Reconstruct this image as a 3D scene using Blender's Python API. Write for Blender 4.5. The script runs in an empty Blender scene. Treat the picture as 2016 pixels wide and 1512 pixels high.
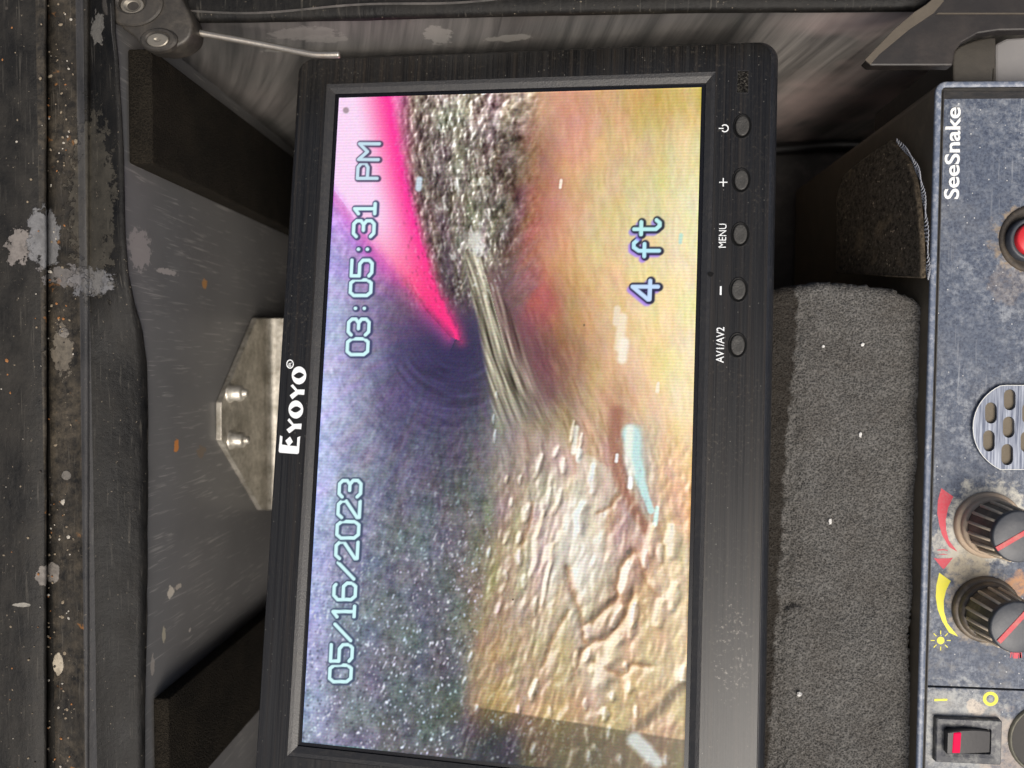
import bpy, bmesh, math, random
import numpy as np
from mathutils import Vector, Matrix

# ------------------------------------------------------------------ camera, sky, sun, exposure
scene = bpy.context.scene
MM = 0.001
FOC = 1600.0                                   # focal length in photo pixels (photo 2016 x 1512)
CAM = np.array([21.64, 18.17, 270.18])         # camera position, mm
RCW = np.array([[0.9978941705, 0.0, 0.0648631211],
                [-0.0016580753, 0.9996732213, 0.0255088514],
                [-0.0648419252, -0.0255626820, 0.9975680799]])
RMON = np.array([[0.9946781212, 0.0366905939, -0.0962768693],
                 [-0.0269566716, 0.9945693920, 0.1005239395],
                 [0.0994423104, -0.0973936593, 0.9902654705]])
EXPO = 0.55
SUN_DIR = Vector((0.20, -0.42, 0.88)).normalized()     # towards the sun
SUN_POWER, SKY_POWER = 2.4, 0.06

cd = bpy.data.cameras.new('camera'); cam = bpy.data.objects.new('camera', cd)
scene.collection.objects.link(cam)
cd.sensor_width = 36.0; cd.lens = 36.0 * FOC / 2016.0
cd.clip_start = 0.005; cd.clip_end = 50
cd.dof.use_dof = True; cd.dof.focus_distance = 0.268; cd.dof.aperture_fstop = 11
m4 = Matrix.Identity(4)
for i in range(3):
    for j in range(3): m4[i][j] = RCW[i, j]
    m4[i][3] = CAM[i] * MM
cam.matrix_world = m4
scene.camera = cam

w = bpy.data.worlds.new('World'); scene.world = w; w.use_nodes = True
wn = w.node_tree; bgn = wn.nodes['Background']
sky = wn.nodes.new('ShaderNodeTexSky'); sky.sky_type = 'NISHITA'; sky.sun_disc = False; sky.dust_density = 6.0; sky.ozone_density = 0.6
sky.sun_elevation = math.asin(SUN_DIR.z); sky.sun_rotation = math.atan2(SUN_DIR.x, SUN_DIR.y)
wn.links.new(sky.outputs[0], bgn.inputs[0]); bgn.inputs[1].default_value = SKY_POWER
sd = bpy.data.lights.new('sun', 'SUN'); so = bpy.data.objects.new('sun', sd); scene.collection.objects.link(so)
sd.energy = SUN_POWER; sd.angle = math.radians(40); sd.color = (1.0, 0.95, 0.88)
so.rotation_euler = SUN_DIR.to_track_quat('Z', 'Y').to_euler(); so.location = SUN_DIR * 3
vs = scene.view_settings
vs.view_transform = 'Standard'; vs.look = 'None'; vs.exposure = EXPO; vs.gamma = 1; vs.use_curve_mapping = False

rng = random.Random(7)
# ------------------------------------------------------------------ geometry helpers (all in mm)
def ray(u, v):
    return RCW @ np.array([(u - 1008) / FOC, -(v - 756) / FOC, -1.0])
def at(u, v, z):                                # sight line through a measured point met with the level z
    d = ray(u, v); return CAM + d * ((z - CAM[2]) / d[2])
def hit_x(u, v, X):
    d = ray(u, v); return CAM + d * ((X - CAM[0]) / d[0])
def hit_y(u, v, Y):
    d = ray(u, v); return CAM + d * ((Y - CAM[1]) / d[1])

FRAMES = {}                                     # empty name -> (R, t) local -> world, in mm
def thing(name, label, cat, R=None, t=(0, 0, 0), group=None):
    o = bpy.data.objects.new(name, None); scene.collection.objects.link(o)
    R = np.eye(3) if R is None else R
    m = Matrix.Identity(4)
    for i in range(3):
        for j in range(3): m[i][j] = R[i, j]
        m[i][3] = t[i] * MM
    o.matrix_world = m; o.empty_display_size = 0.01
    o['label'] = label; o['category'] = cat
    if group: o['group'] = group
    FRAMES[o.name] = (np.array(R), np.array(t, float))
    return o
def loc(root, p):                               # world mm -> the thing's own frame
    R, t = FRAMES[root.name]; return R.T @ (np.array(p) - t)
def on_plane(root, u, v, z):                    # sight line met with the plane z of a thing's own frame
    R, t = FRAMES[root.name]; o = R.T @ (CAM - t); d = R.T @ ray(u, v)
    return o + d * ((z - o[2]) / d[2])
def on_x(root, u, v, x):
    R, t = FRAMES[root.name]; o = R.T @ (CAM - t); d = R.T @ ray(u, v)
    return o + d * ((x - o[0]) / d[0])

def link(name, me, mat, parent=None, smooth=False):
    o = bpy.data.objects.new(name, me); scene.collection.objects.link(o)
    if mat is not None and not me.materials:
        for m in (mat if isinstance(mat, (list, tuple)) else [mat]): me.materials.append(m)
    if parent is not None: o.parent = parent
    if smooth:
        for p in me.polygons: p.use_smooth = True
    return o
def finish(name, bm, mat, parent=None, smooth=False, bevel=0, seg=2, angle=35):
    bmesh.ops.recalc_face_normals(bm, faces=bm.faces)
    if bevel:
        es = [e for e in bm.edges if len(e.link_faces) == 2 and e.calc_face_angle(0) > math.radians(angle)]
        bmesh.ops.bevel(bm, geom=es, offset=bevel * MM, segments=seg, affect='EDGES', profile=0.5, clamp_overlap=True)
    me = bpy.data.meshes.new(name); bm.to_mesh(me); bm.free()
    return link(name, me, mat, parent, smooth)
def prism(name, pts, z0, z1, mat, parent=None, bevel=0, seg=2, smooth=False):
    """closed outline (x, y) extruded from z0 to z1"""
    bm = bmesh.new()
    vv = [bm.verts.new((p[0] * MM, p[1] * MM, z0 * MM)) for p in pts]
    f = bm.faces.new(vv)
    r = bmesh.ops.extrude_face_region(bm, geom=[f])
    for e in r['geom']:
        if isinstance(e, bmesh.types.BMVert): e.co.z = z1 * MM
    return finish(name, bm, mat, parent, smooth, bevel, seg)
def box(name, lo, hi, mat, parent=None, bevel=0, seg=2, smooth=False):
    return prism(name, [(lo[0], lo[1]), (hi[0], lo[1]), (hi[0], hi[1]), (lo[0], hi[1])], lo[2], hi[2], mat, parent, bevel, seg, smooth)
def loft(name, rings, mat, parent=None, cap0=False, cap1=True, closed=True, smooth=False, bevel=0):
    bm = bmesh.new(); R = []
    for ring in rings: R.append([bm.verts.new((p[0] * MM, p[1] * MM, p[2] * MM)) for p in ring])
    n = len(rings[0])
    for a, b in zip(R, R[1:]):
        for k in range(n if closed else n - 1):
            q = (a[k], a[(k + 1) % n], b[(k + 1) % n], b[k])
            bm.faces.new(q)
    if cap0: bm.faces.new(R[0])
    if cap1: bm.faces.new(R[-1])
    return finish(name, bm, mat, parent, smooth, bevel)
def rrect(x0, x1, y0, y1, r, n=6):
    out = []
    for cx, cy, a in ((x1 - r, y0 + r, -90), (x1 - r, y1 - r, 0), (x0 + r, y1 - r, 90), (x0 + r, y0 + r, 180)):
        for k in range(n + 1):
            t = math.radians(a + 90 * k / n); out.append((cx + r * math.cos(t), cy + r * math.sin(t)))
    return out
def ell(cx, cy, a, b, n=32, rot=0):
    c, s = math.cos(rot), math.sin(rot); out = []
    for k in range(n):
        t = 2 * math.pi * k / n; x, y = a * math.cos(t), b * math.sin(t)
        out.append((cx + x * c - y * s, cy + x * s + y * c))
    return out
def z3(pts, z): return [(p[0], p[1], z) for p in pts]
def tube(name, pts, r, mat, parent=None, n=10, caps=True):
    pts = [Vector(p) for p in pts]; rings = []
    for i, p in enumerate(pts):
        d = (pts[min(i + 1, len(pts) - 1)] - pts[max(i - 1, 0)]).normalized()
        a = d.cross(Vector((0, 0, 1)));
        if a.length < 1e-3: a = d.cross(Vector((0, 1, 0)))
        a.normalize(); b = d.cross(a)
        rr = r if not callable(r) else r(i / (len(pts) - 1))
        rings.append([tuple(p + a * rr * math.cos(2 * math.pi * k / n) + b * rr * math.sin(2 * math.pi * k / n)) for k in range(n)])
    return loft(name, rings, mat, parent, cap0=caps, cap1=caps, smooth=True)
def bez(pts, n=8):                              # Catmull-Rom through points
    P = [np.array(p, float) for p in pts]; P = [2 * P[0] - P[1]] + P + [2 * P[-1] - P[-2]]; out = []
    for i in range(1, len(P) - 2):
        for k in range(n):
            t = k / n; a, b, c, d = P[i - 1], P[i], P[i + 1], P[i + 2]
            out.append(0.5 * (2 * b + (c - a) * t + (2 * a - 5 * b + 4 * c - d) * t * t + (3 * b - a - 3 * c + d) * t ** 3))
    out.append(P[-2]); return out
def filled(name, loops, z, depth, mat, parent=None):
    """flat shape with holes: outlines filled by the even-odd rule, a little thickness"""
    cu = bpy.data.curves.new(name, 'CURVE'); cu.dimensions = '2D'; cu.fill_mode = 'BOTH'; cu.extrude = depth * MM / 2
    for L in loops:
        s = cu.splines.new('POLY'); s.points.add(len(L) - 1); s.use_cyclic_u = True
        for p, q in zip(s.points, L): p.co = (q[0] * MM, q[1] * MM, 0, 1)
    o = bpy.data.objects.new(name, cu); scene.collection.objects.link(o)
    dg = bpy.context.evaluated_depsgraph_get()
    me = bpy.data.meshes.new_from_object(o.evaluated_get(dg)); bpy.data.objects.remove(o)
    me.name = name
    me.transform(Matrix.Translation((0, 0, (z + depth / 2) * MM)))
    me.materials.clear()
    return link(name, me, mat, parent)
def lettering(name, text, p0, p1, height, z, mat, parent=None, bold=0.0, squeeze=None, depth=0.04):
    """text set along the line p0 -> p1 (baseline, mm in the parent's frame), fitted to its length"""
    cu = bpy.data.curves.new(name, 'FONT'); cu.body = text; cu.size = 1.0; cu.bevel_depth = bold; cu.bevel_resolution = 0; cu.fill_mode = 'BOTH'
    o = bpy.data.objects.new(name, cu); scene.collection.objects.link(o)
    dg = bpy.context.evaluated_depsgraph_get()
    me = bpy.data.meshes.new_from_object(o.evaluated_get(dg)); bpy.data.objects.remove(o); me.name = name
    co = np.zeros(len(me.vertices) * 3); me.vertices.foreach_get('co', co); co = co.reshape(-1, 3)
    x0, x1 = co[:, 0].min(), co[:, 0].max(); h = 0.727
    p0 = np.array(p0[:2]); p1 = np.array(p1[:2]); L = np.linalg.norm(p1 - p0); ux = (p1 - p0) / L; uy = np.array([-ux[1], ux[0]])
    X = (co[:, 0] - x0) / (x1 - x0) * L; Y = co[:, 1] / h * height
    out = np.zeros_like(co); out[:, :2] = (p0 + np.outer(X, ux) + np.outer(Y, uy)); zz = co[:, 2]; out[:, 2] = z + 0.03 * (zz - zz.min()) / max(1e-6, zz.max() - zz.min())
    me.vertices.foreach_set('co', (out * MM).ravel()); me.materials.clear()
    bm = bmesh.new(); bm.from_mesh(me)
    bm.to_mesh(me); bm.free(); me.update()
    return link(name, me, mat, parent)
def grid(name, nu, nv, fn, mat, parent=None, smooth=True):
    V = [tuple(c * MM for c in fn(i / (nu - 1), j / (nv - 1))) for j in range(nv) for i in range(nu)]
    F = [(j * nu + i, j * nu + i + 1, (j + 1) * nu + i + 1, (j + 1) * nu + i) for j in range(nv - 1) for i in range(nu - 1)]
    me = bpy.data.meshes.new(name); me.from_pydata(V, [], F); me.update()
    return link(name, me, mat, parent, smooth)

# ------------------------------------------------------------------ numpy value noise
_TAB = {}
def vnoise(x, y, seed):
    if seed not in _TAB: _TAB[seed] = np.random.RandomState(seed).rand(256, 256)
    r = _TAB[seed]
    xi = np.floor(x).astype(int); yi = np.floor(y).astype(int); fx = x - xi; fy = y - yi
    fx = fx * fx * (3 - 2 * fx); fy = fy * fy * (3 - 2 * fy)
    a = r[xi & 255, yi & 255]; b = r[(xi + 1) & 255, yi & 255]; c = r[xi & 255, (yi + 1) & 255]; d = r[(xi + 1) & 255, (yi + 1) & 255]
    return a * (1 - fx) * (1 - fy) + b * fx * (1 - fy) + c * (1 - fx) * fy + d * fx * fy
def fbm(x, y, seed, oct=4):
    s = 0; a = 0.5; t = 0
    for k in range(oct):
        s = s + a * vnoise(x * 2 ** k + 17 * k, y * 2 ** k + 31 * k, seed + k); t += a; a *= 0.55
    return s / t
def sstep(a, b, x):
    t = np.clip((x - a) / (b - a), 0, 1); return t * t * (3 - 2 * t)

# ------------------------------------------------------------------ materials
def lin(c): return tuple((v / 255 / 12.92 if v / 255 <= 0.04045 else ((v / 255 + 0.055) / 1.055) ** 2.4) for v in c)
class Mat:
    def __init__(s, name):
        s.m = bpy.data.materials.new(name); s.m.use_nodes = True; s.t = s.m.node_tree
        s.b = s.t.nodes['Principled BSDF']; s.co = None
    def put(s, sock, v):
        if isinstance(v, bpy.types.NodeSocket): s.t.links.new(v, sock)
        elif isinstance(v, (tuple, list)) and len(v) == 3 and sock.type == 'RGBA': sock.default_value = (*v, 1)
        else: sock.default_value = v
    def coord(s):
        if s.co is None: s.co = s.t.nodes.new('ShaderNodeTexCoord').outputs['Object']
        return s.co
    def map(s, scale=(1, 1, 1), rot=(0, 0, 0), off=(0, 0, 0), vec=None):
        n = s.t.nodes.new('ShaderNodeMapping'); s.put(n.inputs[0], vec or s.coord())
        n.inputs['Scale'].default_value = scale; n.inputs['Rotation'].default_value = rot; n.inputs['Location'].default_value = off
        return n.outputs[0]
    def noise(s, scale, detail=3, rough=0.55, vec=None, dist=0, color=False):
        n = s.t.nodes.new('ShaderNodeTexNoise'); s.put(n.inputs['Vector'], vec or s.coord())
        n.inputs['Scale'].default_value = scale; n.inputs['Detail'].default_value = detail
        n.inputs['Roughness'].default_value = rough; n.inputs['Distortion'].default_value = dist
        return n.outputs[1 if color else 0]
    def voro(s, scale, feature='F1', vec=None, rand=1):
        n = s.t.nodes.new('ShaderNodeTexVoronoi'); n.feature = feature; s.put(n.inputs['Vector'], vec or s.coord())
        n.inputs['Scale'].default_value = scale; n.inputs['Randomness'].default_value = rand
        return n.outputs[0]
    def ramp(s, fac, *stops):
        n = s.t.nodes.new('ShaderNodeValToRGB'); s.put(n.inputs[0], fac); e = n.color_ramp.elements
        while len(e) < len(stops): e.new(0.5)
        for el, (p, c) in zip(e, stops):
            el.position = p; el.color = (c, c, c, 1) if isinstance(c, (int, float)) else (*c, 1)
        return n.outputs[0]
    def math(s, op, a, b=0.0, clamp=False):
        n = s.t.nodes.new('ShaderNodeMath'); n.operation = op; n.use_clamp = clamp
        s.put(n.inputs[0], a); s.put(n.inputs[1], b); return n.outputs[0]
    def mix(s, fac, a, b):
        n = s.t.nodes.new('ShaderNodeMix'); n.data_type = 'RGBA'
        s.put(n.inputs[0], fac); s.put(n.inputs[6], a); s.put(n.inputs[7], b); return n.outputs[2]
    def bump(s, h, strength=0.3, dist=0.2):
        n = s.t.nodes.new('ShaderNodeBump'); n.inputs['Strength'].default_value = strength
        n.inputs['Distance'].default_value = dist * MM; s.put(n.inputs['Height'], h)
        s.put(s.b.inputs['Normal'], n.outputs[0])
    def set(s, **k):
        names = dict(color='Base Color', rough='Roughness', metal='Metallic', spec='Specular IOR Level', emit='Emission Color',
                     power='Emission Strength', coat='Coat Weight', coatr='Coat Roughness', aniso='Anisotropic', sheen='Sheen Weight')
        for a, v in k.items(): s.put(s.b.inputs[names[a]], v)
        return s
    def dot(s, d, vec=None):
        n = s.t.nodes.new('ShaderNodeVectorMath'); n.operation = 'DOT_PRODUCT'; s.put(n.inputs[0], vec or s.coord()); n.inputs[1].default_value = d; return n.outputs['Value']
    def xyz(s, a, b, c=0.0):
        n = s.t.nodes.new('ShaderNodeCombineXYZ'); s.put(n.inputs[0], a); s.put(n.inputs[1], b); s.put(n.inputs[2], c); return n.outputs[0]
    def scratches(s, fine, along, ang, axis='Z', lo=.66, hi=.70, seed=0):
        r = {'Z': (0, 0, ang), 'X': (ang, 0, 0), 'Y': (0, ang, 0)}[axis]
        sc = {'Z': (fine, along, fine * .3), 'X': (fine * .3, fine, along), 'Y': (along, fine * .3, fine)}[axis]
        n = s.noise(1, 2, .5, vec=s.map(scale=sc, rot=r, off=(seed, seed * .3, seed * .6)), dist=.25)
        gate = s.ramp(s.noise(55, 2, .5, vec=s.map(off=(seed, 1, 2))), (.45, 0), (.62, 1))
        return s.math('MULTIPLY', s.ramp(n, (lo, 0), (hi, 1)), gate)
    def spot(s, c, rad, wob=0.35, nscale=250, lo=0.9, hi=1.0, seed=0):
        """mask of an irregular stain centred at c (mm, object frame), radii rad (mm)"""
        v = s.map(scale=tuple(1 / (r * MM) for r in rad), off=tuple(-a / r for a, r in zip(c, rad)))
        n = s.t.nodes.new('ShaderNodeVectorMath'); n.operation = 'LENGTH'; s.put(n.inputs[0], v)
        nz = s.noise(nscale, 5, 0.65, vec=s.map(off=(seed, seed * .7, 0)))
        d = s.math('ADD', n.outputs['Value'], s.math('MULTIPLY', s.math('SUBTRACT', nz, 0.5), wob * 4))
        return s.ramp(d, (lo, 1.0), (hi, 0.0))
def simple(name, c, rough=0.5, metal=0.0, grain=0, gs=900, spec=0.5, dust=0, dustc=(0.2, 0.18, 0.15), dscale=300):
    M = Mat(name); col = c
    if dust:
        n = M.noise(dscale, 6, 0.7)
        big = M.noise(dscale / 9, 3, 0.5)
        f = M.math('MULTIPLY', M.ramp(n, (0.45, 0.0), (0.8, 1.0)), M.ramp(big, (0.3, 0.15), (0.7, 1.0)))
        col = M.mix(M.math('MULTIPLY', f, dust), c, dustc)
    M.set(color=col, rough=rough, metal=metal, spec=spec)
    if grain: M.bump(M.noise(gs, 3, 0.6), grain, 0.3)
    return M.m

def brushed():
    M = Mat('brushed_black_plastic')
    st = M.noise(1, 3, 0.7, vec=M.map(scale=(4200, 13, 400)))
    st2 = M.noise(1, 2, 0.5, vec=M.map(scale=(900, 9, 400)))
    d = M.ramp(M.noise(900, 5, 0.75), (0.56, 0), (0.72, 1))
    big = M.ramp(M.noise(22, 3, 0.6), (0.42, 0.05), (0.66, 1))
    dust = M.math('MULTIPLY', d, big)
    c = M.mix(M.ramp(st, (0.38, 0), (0.62, 1)), (0.003, 0.003, 0.0032), (0.015, 0.0147, 0.0142))
    c = M.mix(M.math('MULTIPLY', M.ramp(st2, (0.5, 0), (0.75, 1)), 0.3), c, (0.045, 0.034, 0.024))
    c = M.mix(M.math('MULTIPLY', dust, 0.35), c, (0.20, 0.17, 0.13))
    speck = M.ramp(M.voro(420), (0.04, 1), (0.075, 0))
    c = M.mix(M.math('MULTIPLY', speck, 0.4), c, (0.4, 0.38, 0.33))
    smear = M.spot((77, -70, 1.5), (6, 16, 9), 0.5, 900, 0.7, 1.1, 3)
    c = M.mix(M.math('MULTIPLY', M.math('MULTIPLY', smear, d), 0.7), c, (0.42, 0.38, 0.33))
    M.set(color=c, rough=M.math('ADD', M.math('MULTIPLY', st, 0.14), 0.24), spec=0.5)
    M.bump(st, 0.20, 0.08)
    return M.m
MB = brushed()
def foam_mat(name, dark, light, pore, tint=None, blotch=None):
    M = Mat(name)
    wv = M.map(); d1 = M.voro(pore, 'F1', vec=wv); d2 = M.voro(pore * 0.55, 'F1', vec=M.map(off=(3, 5, 1)))
    n = M.noise(60, 4, 0.6); fine = M.noise(pore * 2.2, 3, 0.7)
    web = M.math('ADD', M.math('MULTIPLY', M.ramp(d1, (0.15, 0), (0.75, 1)), 0.6), M.math('MULTIPLY', M.ramp(fine, (0.3, 0), (0.75, 1)), 0.6), clamp=True)
    c = M.mix(web, dark, light)
    c = M.mix(M.math('MULTIPLY', M.ramp(n, (0.4, 0), (0.75, 1)), 0.30), c, tint or (0.07, 0.055, 0.042))
    if blotch is not None:                       # darker brown band along the monitor side
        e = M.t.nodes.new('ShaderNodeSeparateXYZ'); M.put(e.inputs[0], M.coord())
        lim = M.math('ADD', M.math('MULTIPLY', M.math('SUBTRACT', e.outputs[0], blotch * MM), 260.0), M.math('MULTIPLY', M.noise(160, 4, .6), 1.6))
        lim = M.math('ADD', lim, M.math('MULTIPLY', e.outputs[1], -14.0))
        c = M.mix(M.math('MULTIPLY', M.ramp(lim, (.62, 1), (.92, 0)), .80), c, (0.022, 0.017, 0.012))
    M.set(color=c, rough=0.95, spec=0.1)
    M.bump(M.math('ADD', web, M.math('MULTIPLY', d2, 0.5)), 0.9, 0.9)
    return M.m
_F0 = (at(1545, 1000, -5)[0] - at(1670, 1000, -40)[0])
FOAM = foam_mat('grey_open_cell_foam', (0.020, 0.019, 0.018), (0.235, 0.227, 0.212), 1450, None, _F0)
DARKFOAM = foam_mat('black_foam', (0.003, 0.0028, 0.0025), (0.024, 0.020, 0.015), 1500, (0.055, 0.045, 0.031))
BEVEL = simple('grained_black_plastic', (0.020, 0.020, 0.021), 0.42, grain=0.35, gs=1800, dust=0.35, dustc=(0.12, 0.105, 0.085), dscale=700)
GAP = simple('glossy_black_gasket', (0.004, 0.004, 0.005), 0.25)
SHELL = simple('black_shell_plastic', (0.008, 0.009, 0.012), 0.4, grain=0.1, dust=0.3, dustc=(0.12, 0.11, 0.10), dscale=1200)
BUTTON = simple('rubber_button', (0.036, 0.0345, 0.031), 0.55, grain=0.5, gs=1400, dust=0.25, dustc=(0.10, 0.09, 0.075), dscale=900)
WELL = simple('button_well', (0.003, 0.003, 0.003), 0.5, spec=.2)
WHITE = simple('white_print', (0.78, 0.80, 0.80), 0.5, dust=0.3, dustc=(0.45, 0.45, 0.42), dscale=1500)
YELLOW = simple('yellow_print', (0.72, 0.66, 0.03), 0.5, dust=0.5, dustc=(0.42, 0.38, 0.15), dscale=1200)
RED = simple('red_print', (0.55, 0.03, 0.06), 0.5, dust=0.9, dustc=(0.35, 0.2, 0.2), dscale=1200)
WINDOW = simple('sensor_window', (0.002, 0.002, 0.002), 0.9, grain=0.9, gs=1500, dust=1.0, dustc=(0.13, 0.12, 0.10), dscale=1800, spec=.15)

# ------------------------------------------------------------------ MONITOR
mon = thing('portable_monitor', 'black portable monitor lying face up, screen showing the inside of a muddy pipe', 'monitor', RMON, (0, 0, 0))
ZB = 1.4                                         # bezel front
XO0, XO1, YO0, YO1 = -79.2, 87.4, -127.5, 126.8
rings = []
for z, ins in ((-24, 3.0), (-21, 1.0), (-3.2, 0.2), (-1.4, 0.0), (-0.2, 0.7), (0.6, 1.6), (1.0, 2.3)):
    rings.append(z3(rrect(XO0 + ins * 0.35, XO1 - ins, YO0 + ins * 0.5, YO1 - ins * 0.6, 6.0 - ins * 0.5), z))
rings.append(z3(rrect(-66, 66, -114.8, 114.8, .5), 0.9)); rings.append(z3(rrect(-66, 66, -114.8, 114.8, .5), -1.0))
loft('back_shell', rings, SHELL, mon, cap0=True, cap1=True)
def ring_mesh(name, outer, inner, mat, parent, smooth=False):
    """outer, inner: lists of rings ordered outside to inside"""
    return loft(name, outer + inner, mat, parent, cap0=False, cap1=False, smooth=smooth)
# brushed face plate: rounded outside, square window inside
def rect_like(x0, x1, y0, y1, n=6):              # rectangle with the same vertex count as rrect
    return rrect(x0, x1, y0, y1, 0.02, n)
BX0, BX1, BY0, BY1 = -78.4, 85.0, -126.3, 125.6
IX, IY = 67.4, 116.2
plate = [z3(rrect(BX0, BX1, BY0, BY1, 5.2), 0.9), z3(rrect(BX0 + .12, BX1 - .12, BY0 + .12, BY1 - .12, 5.1), 1.3), z3(rrect(BX0 + .35, BX1 - .35, BY0 + .35, BY1 - .35, 5), ZB),
         z3(rect_like(-IX, IX, -IY, IY), ZB), z3(rect_like(-IX, IX, -IY, IY), 0.9)]
bez_o = loft('bezel', plate, MB, mon, cap0=False, cap1=False)
# sloping inner surround in four mitred sides
SX, SY = 64.4, 113.0
def side(pts):
    bm = bmesh.new(); bm.faces.new([bm.verts.new((p[0] * MM, p[1] * MM, p[2] * MM)) for p in pts])
    return finish('screen_surround', bm, BEVEL, mon)
zo, zi = ZB - 0.12, 0.25
bv = [(-IX, -IY), (IX, -IY), (IX, IY), (-IX, IY)]; bi = [(-SX, -SY), (SX, -SY), (SX, SY), (-SX, SY)]
loft('screen_surround', [z3(bv, zo), z3([(a * 0.6 + c * 0.4, b * 0.6 + d * 0.4) for (a, b), (c, d) in zip(bv, bi)], zo * 0.75 + zi * .25), z3(bi, zi)], BEVEL, mon, cap0=False, cap1=False)
loft('screen_gasket', [z3(bi, zi - .02), z3(bi, -0.25), z3([(-62.6, -111.3), (62.6, -111.3), (62.6, 111.3), (-62.6, 111.3)], -0.3)], GAP, mon, cap0=False, cap1=True)

# ---- screen picture (pipe camera view), computed per vertex on a fine grid
NXs, NYs = 440, 780
SW, SH = 63.0, 111.65
def project(P):                                  # world mm -> photo pixels
    c = (P - CAM) @ RCW
    return 1008 + FOC * c[..., 0] / -c[..., 2], 756 - FOC * c[..., 1] / -c[..., 2]
gx, gy = np.meshgrid(np.linspace(-SW, SW, NXs), np.linspace(-SH, SH, NYs))
Pw = np.stack([gx, gy, gx * 0], -1) @ RMON.T
U, V = project(Pw)
CTRL = """690 210 238 205 235|740 210 250 175 228|775 205 250 70 150|815 205 125 100 95|860 210 150 135 118|920 210 165 155 145|1000 210 180 170 148|1050 210 210 168 124|1120 205 214 146 114|1200 205 216 162 106|1280 200 208 164 84|1360 195 218 186 96
680 300 238 205 240|740 300 250 190 235|785 300 250 80 160|830 300 105 85 85|900 300 130 120 105|980 300 140 125 110|1030 300 112 88 75|1060 300 168 122 90|1130 300 224 164 120|1200 300 224 184 124|1280 300 220 194 124|1360 300 234 214 150
655 420 160 120 190|700 400 250 150 230|760 400 252 130 225|805 400 250 50 150|845 400 95 78 88|900 400 120 110 95|960 400 135 128 108|1010 400 112 82 75|1060 400 165 108 84|1120 400 220 166 120|1200 400 226 192 134|1290 400 230 210 148|1370 400 240 225 170
645 500 150 145 200|700 500 140 110 175|750 500 225 90 190|800 500 255 60 190|835 500 245 40 140|880 500 85 68 85|935 500 150 145 140|990 500 125 78 82|1040 500 168 98 86|1100 500 206 164 118|1180 500 226 192 138|1270 500 234 212 156|1360 500 240 225 175
650 600 150 150 208|720 600 122 108 155|790 600 115 75 130|840 600 225 45 130|880 600 230 45 125|920 600 85 58 82|960 600 140 135 118|1000 600 125 115 100|1040 600 165 72 82|1080 600 160 100 80|1140 600 192 152 102|1200 600 222 190 140|1300 600 238 215 160|1360 600 240 225 175
640 700 152 157 212|720 700 122 118 162|800 700 88 78 135|870 700 52 42 95|920 700 42 38 75|950 700 80 75 85|990 700 140 132 112|1020 700 130 118 100|1060 700 110 68 70|1120 700 150 106 80|1180 700 192 152 106|1220 700 225 195 150|1290 700 235 206 146|1360 700 240 220 170
632 800 165 170 225|700 800 130 130 170|780 800 95 85 138|870 800 72 62 112|930 800 62 57 85|965 800 105 105 100|1000 800 148 138 124|1060 800 145 120 104|1120 800 150 120 90|1180 800 206 172 126|1220 800 170 118 92|1260 800 235 200 150|1360 800 240 215 165
625 900 152 157 220|700 900 125 125 160|800 900 95 90 128|900 900 82 78 100|950 900 110 112 105|1000 900 150 134 114|1060 900 166 146 120|1120 900 192 166 132|1180 900 206 172 136|1215 900 160 112 92|1250 900 180 190 175|1300 900 220 176 130|1355 900 235 196 140
620 1000 140 150 208|700 1000 118 120 152|800 1000 102 102 126|900 1000 98 98 106|950 1000 108 112 98|1000 1000 160 140 112|1060 1000 190 170 140|1120 1000 212 195 165|1180 1000 198 164 130|1230 1000 150 105 82|1265 1000 190 190 170|1310 1000 206 162 116|1355 1000 226 172 126
615 1100 130 140 198|700 1100 108 114 142|800 1100 102 108 126|900 1100 100 106 110|950 1100 138 124 96|1010 1100 172 148 114|1070 1100 200 180 150|1140 1100 216 202 176|1205 1100 206 186 156|1260 1100 192 152 112|1320 1100 222 196 150|1355 1100 228 200 152
610 1200 130 140 198|700 1200 108 114 142|800 1200 98 108 124|900 1200 92 102 104|950 1200 162 138 95|1020 1200 172 148 114|1100 1200 196 172 136|1160 1200 206 190 164|1200 1200 172 136 95|1260 1200 198 164 118|1350 1200 220 190 145
605 1300 124 130 182|700 1300 104 110 138|800 1300 94 104 116|890 1300 82 92 98|950 1300 170 140 95|1020 1300 172 148 110|1100 1300 186 162 116|1180 1300 196 176 136|1260 1300 206 176 126|1350 1300 216 186 142
600 1400 120 126 170|700 1400 104 110 132|800 1400 92 102 114|880 1390 84 90 92|960 1370 176 143 95|1100 1390 184 150 102|1240 1400 192 160 112|1330 1400 190 160 115
600 1470 112 118 150|700 1480 105 108 130|800 1480 94 96 106|950 1480 92 90 86|1100 1500 150 130 92|1200 1500 160 135 92|1300 1500 165 135 90"""
cp = np.array([[float(x) for x in q.split()] for line in CTRL.splitlines() for q in line.split('|')])
num = np.zeros(U.shape + (3,)); den = np.zeros(U.shape)
for px, py, r, g, b in cp:
    wgt = np.exp(-(((U - px) / 40) ** 2 + ((V - py) / 56) ** 2)) + 1e-9
    num += wgt[..., None] * np.array([r, g, b]); den += wgt
IMG = num / den[..., None]
def seg_dist(pts):                               # distance to a polyline and the arc parameter
    best = np.full(U.shape, 1e9); par = np.zeros(U.shape); n = len(pts) - 1
    for i in range(n):
        (ax, ay), (bx, by) = pts[i][:2], pts[i + 1][:2]; dx, dy = bx - ax, by - ay
        t = np.clip(((U - ax) * dx + (V - ay) * dy) / (dx * dx + dy * dy + 1e-9), 0, 1)
        d = np.hypot(U - ax - t * dx, V - ay - t * dy); k = d < best
        best[k] = d[k]; par[k] = (i + t[k]) / n
    return best, par
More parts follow.
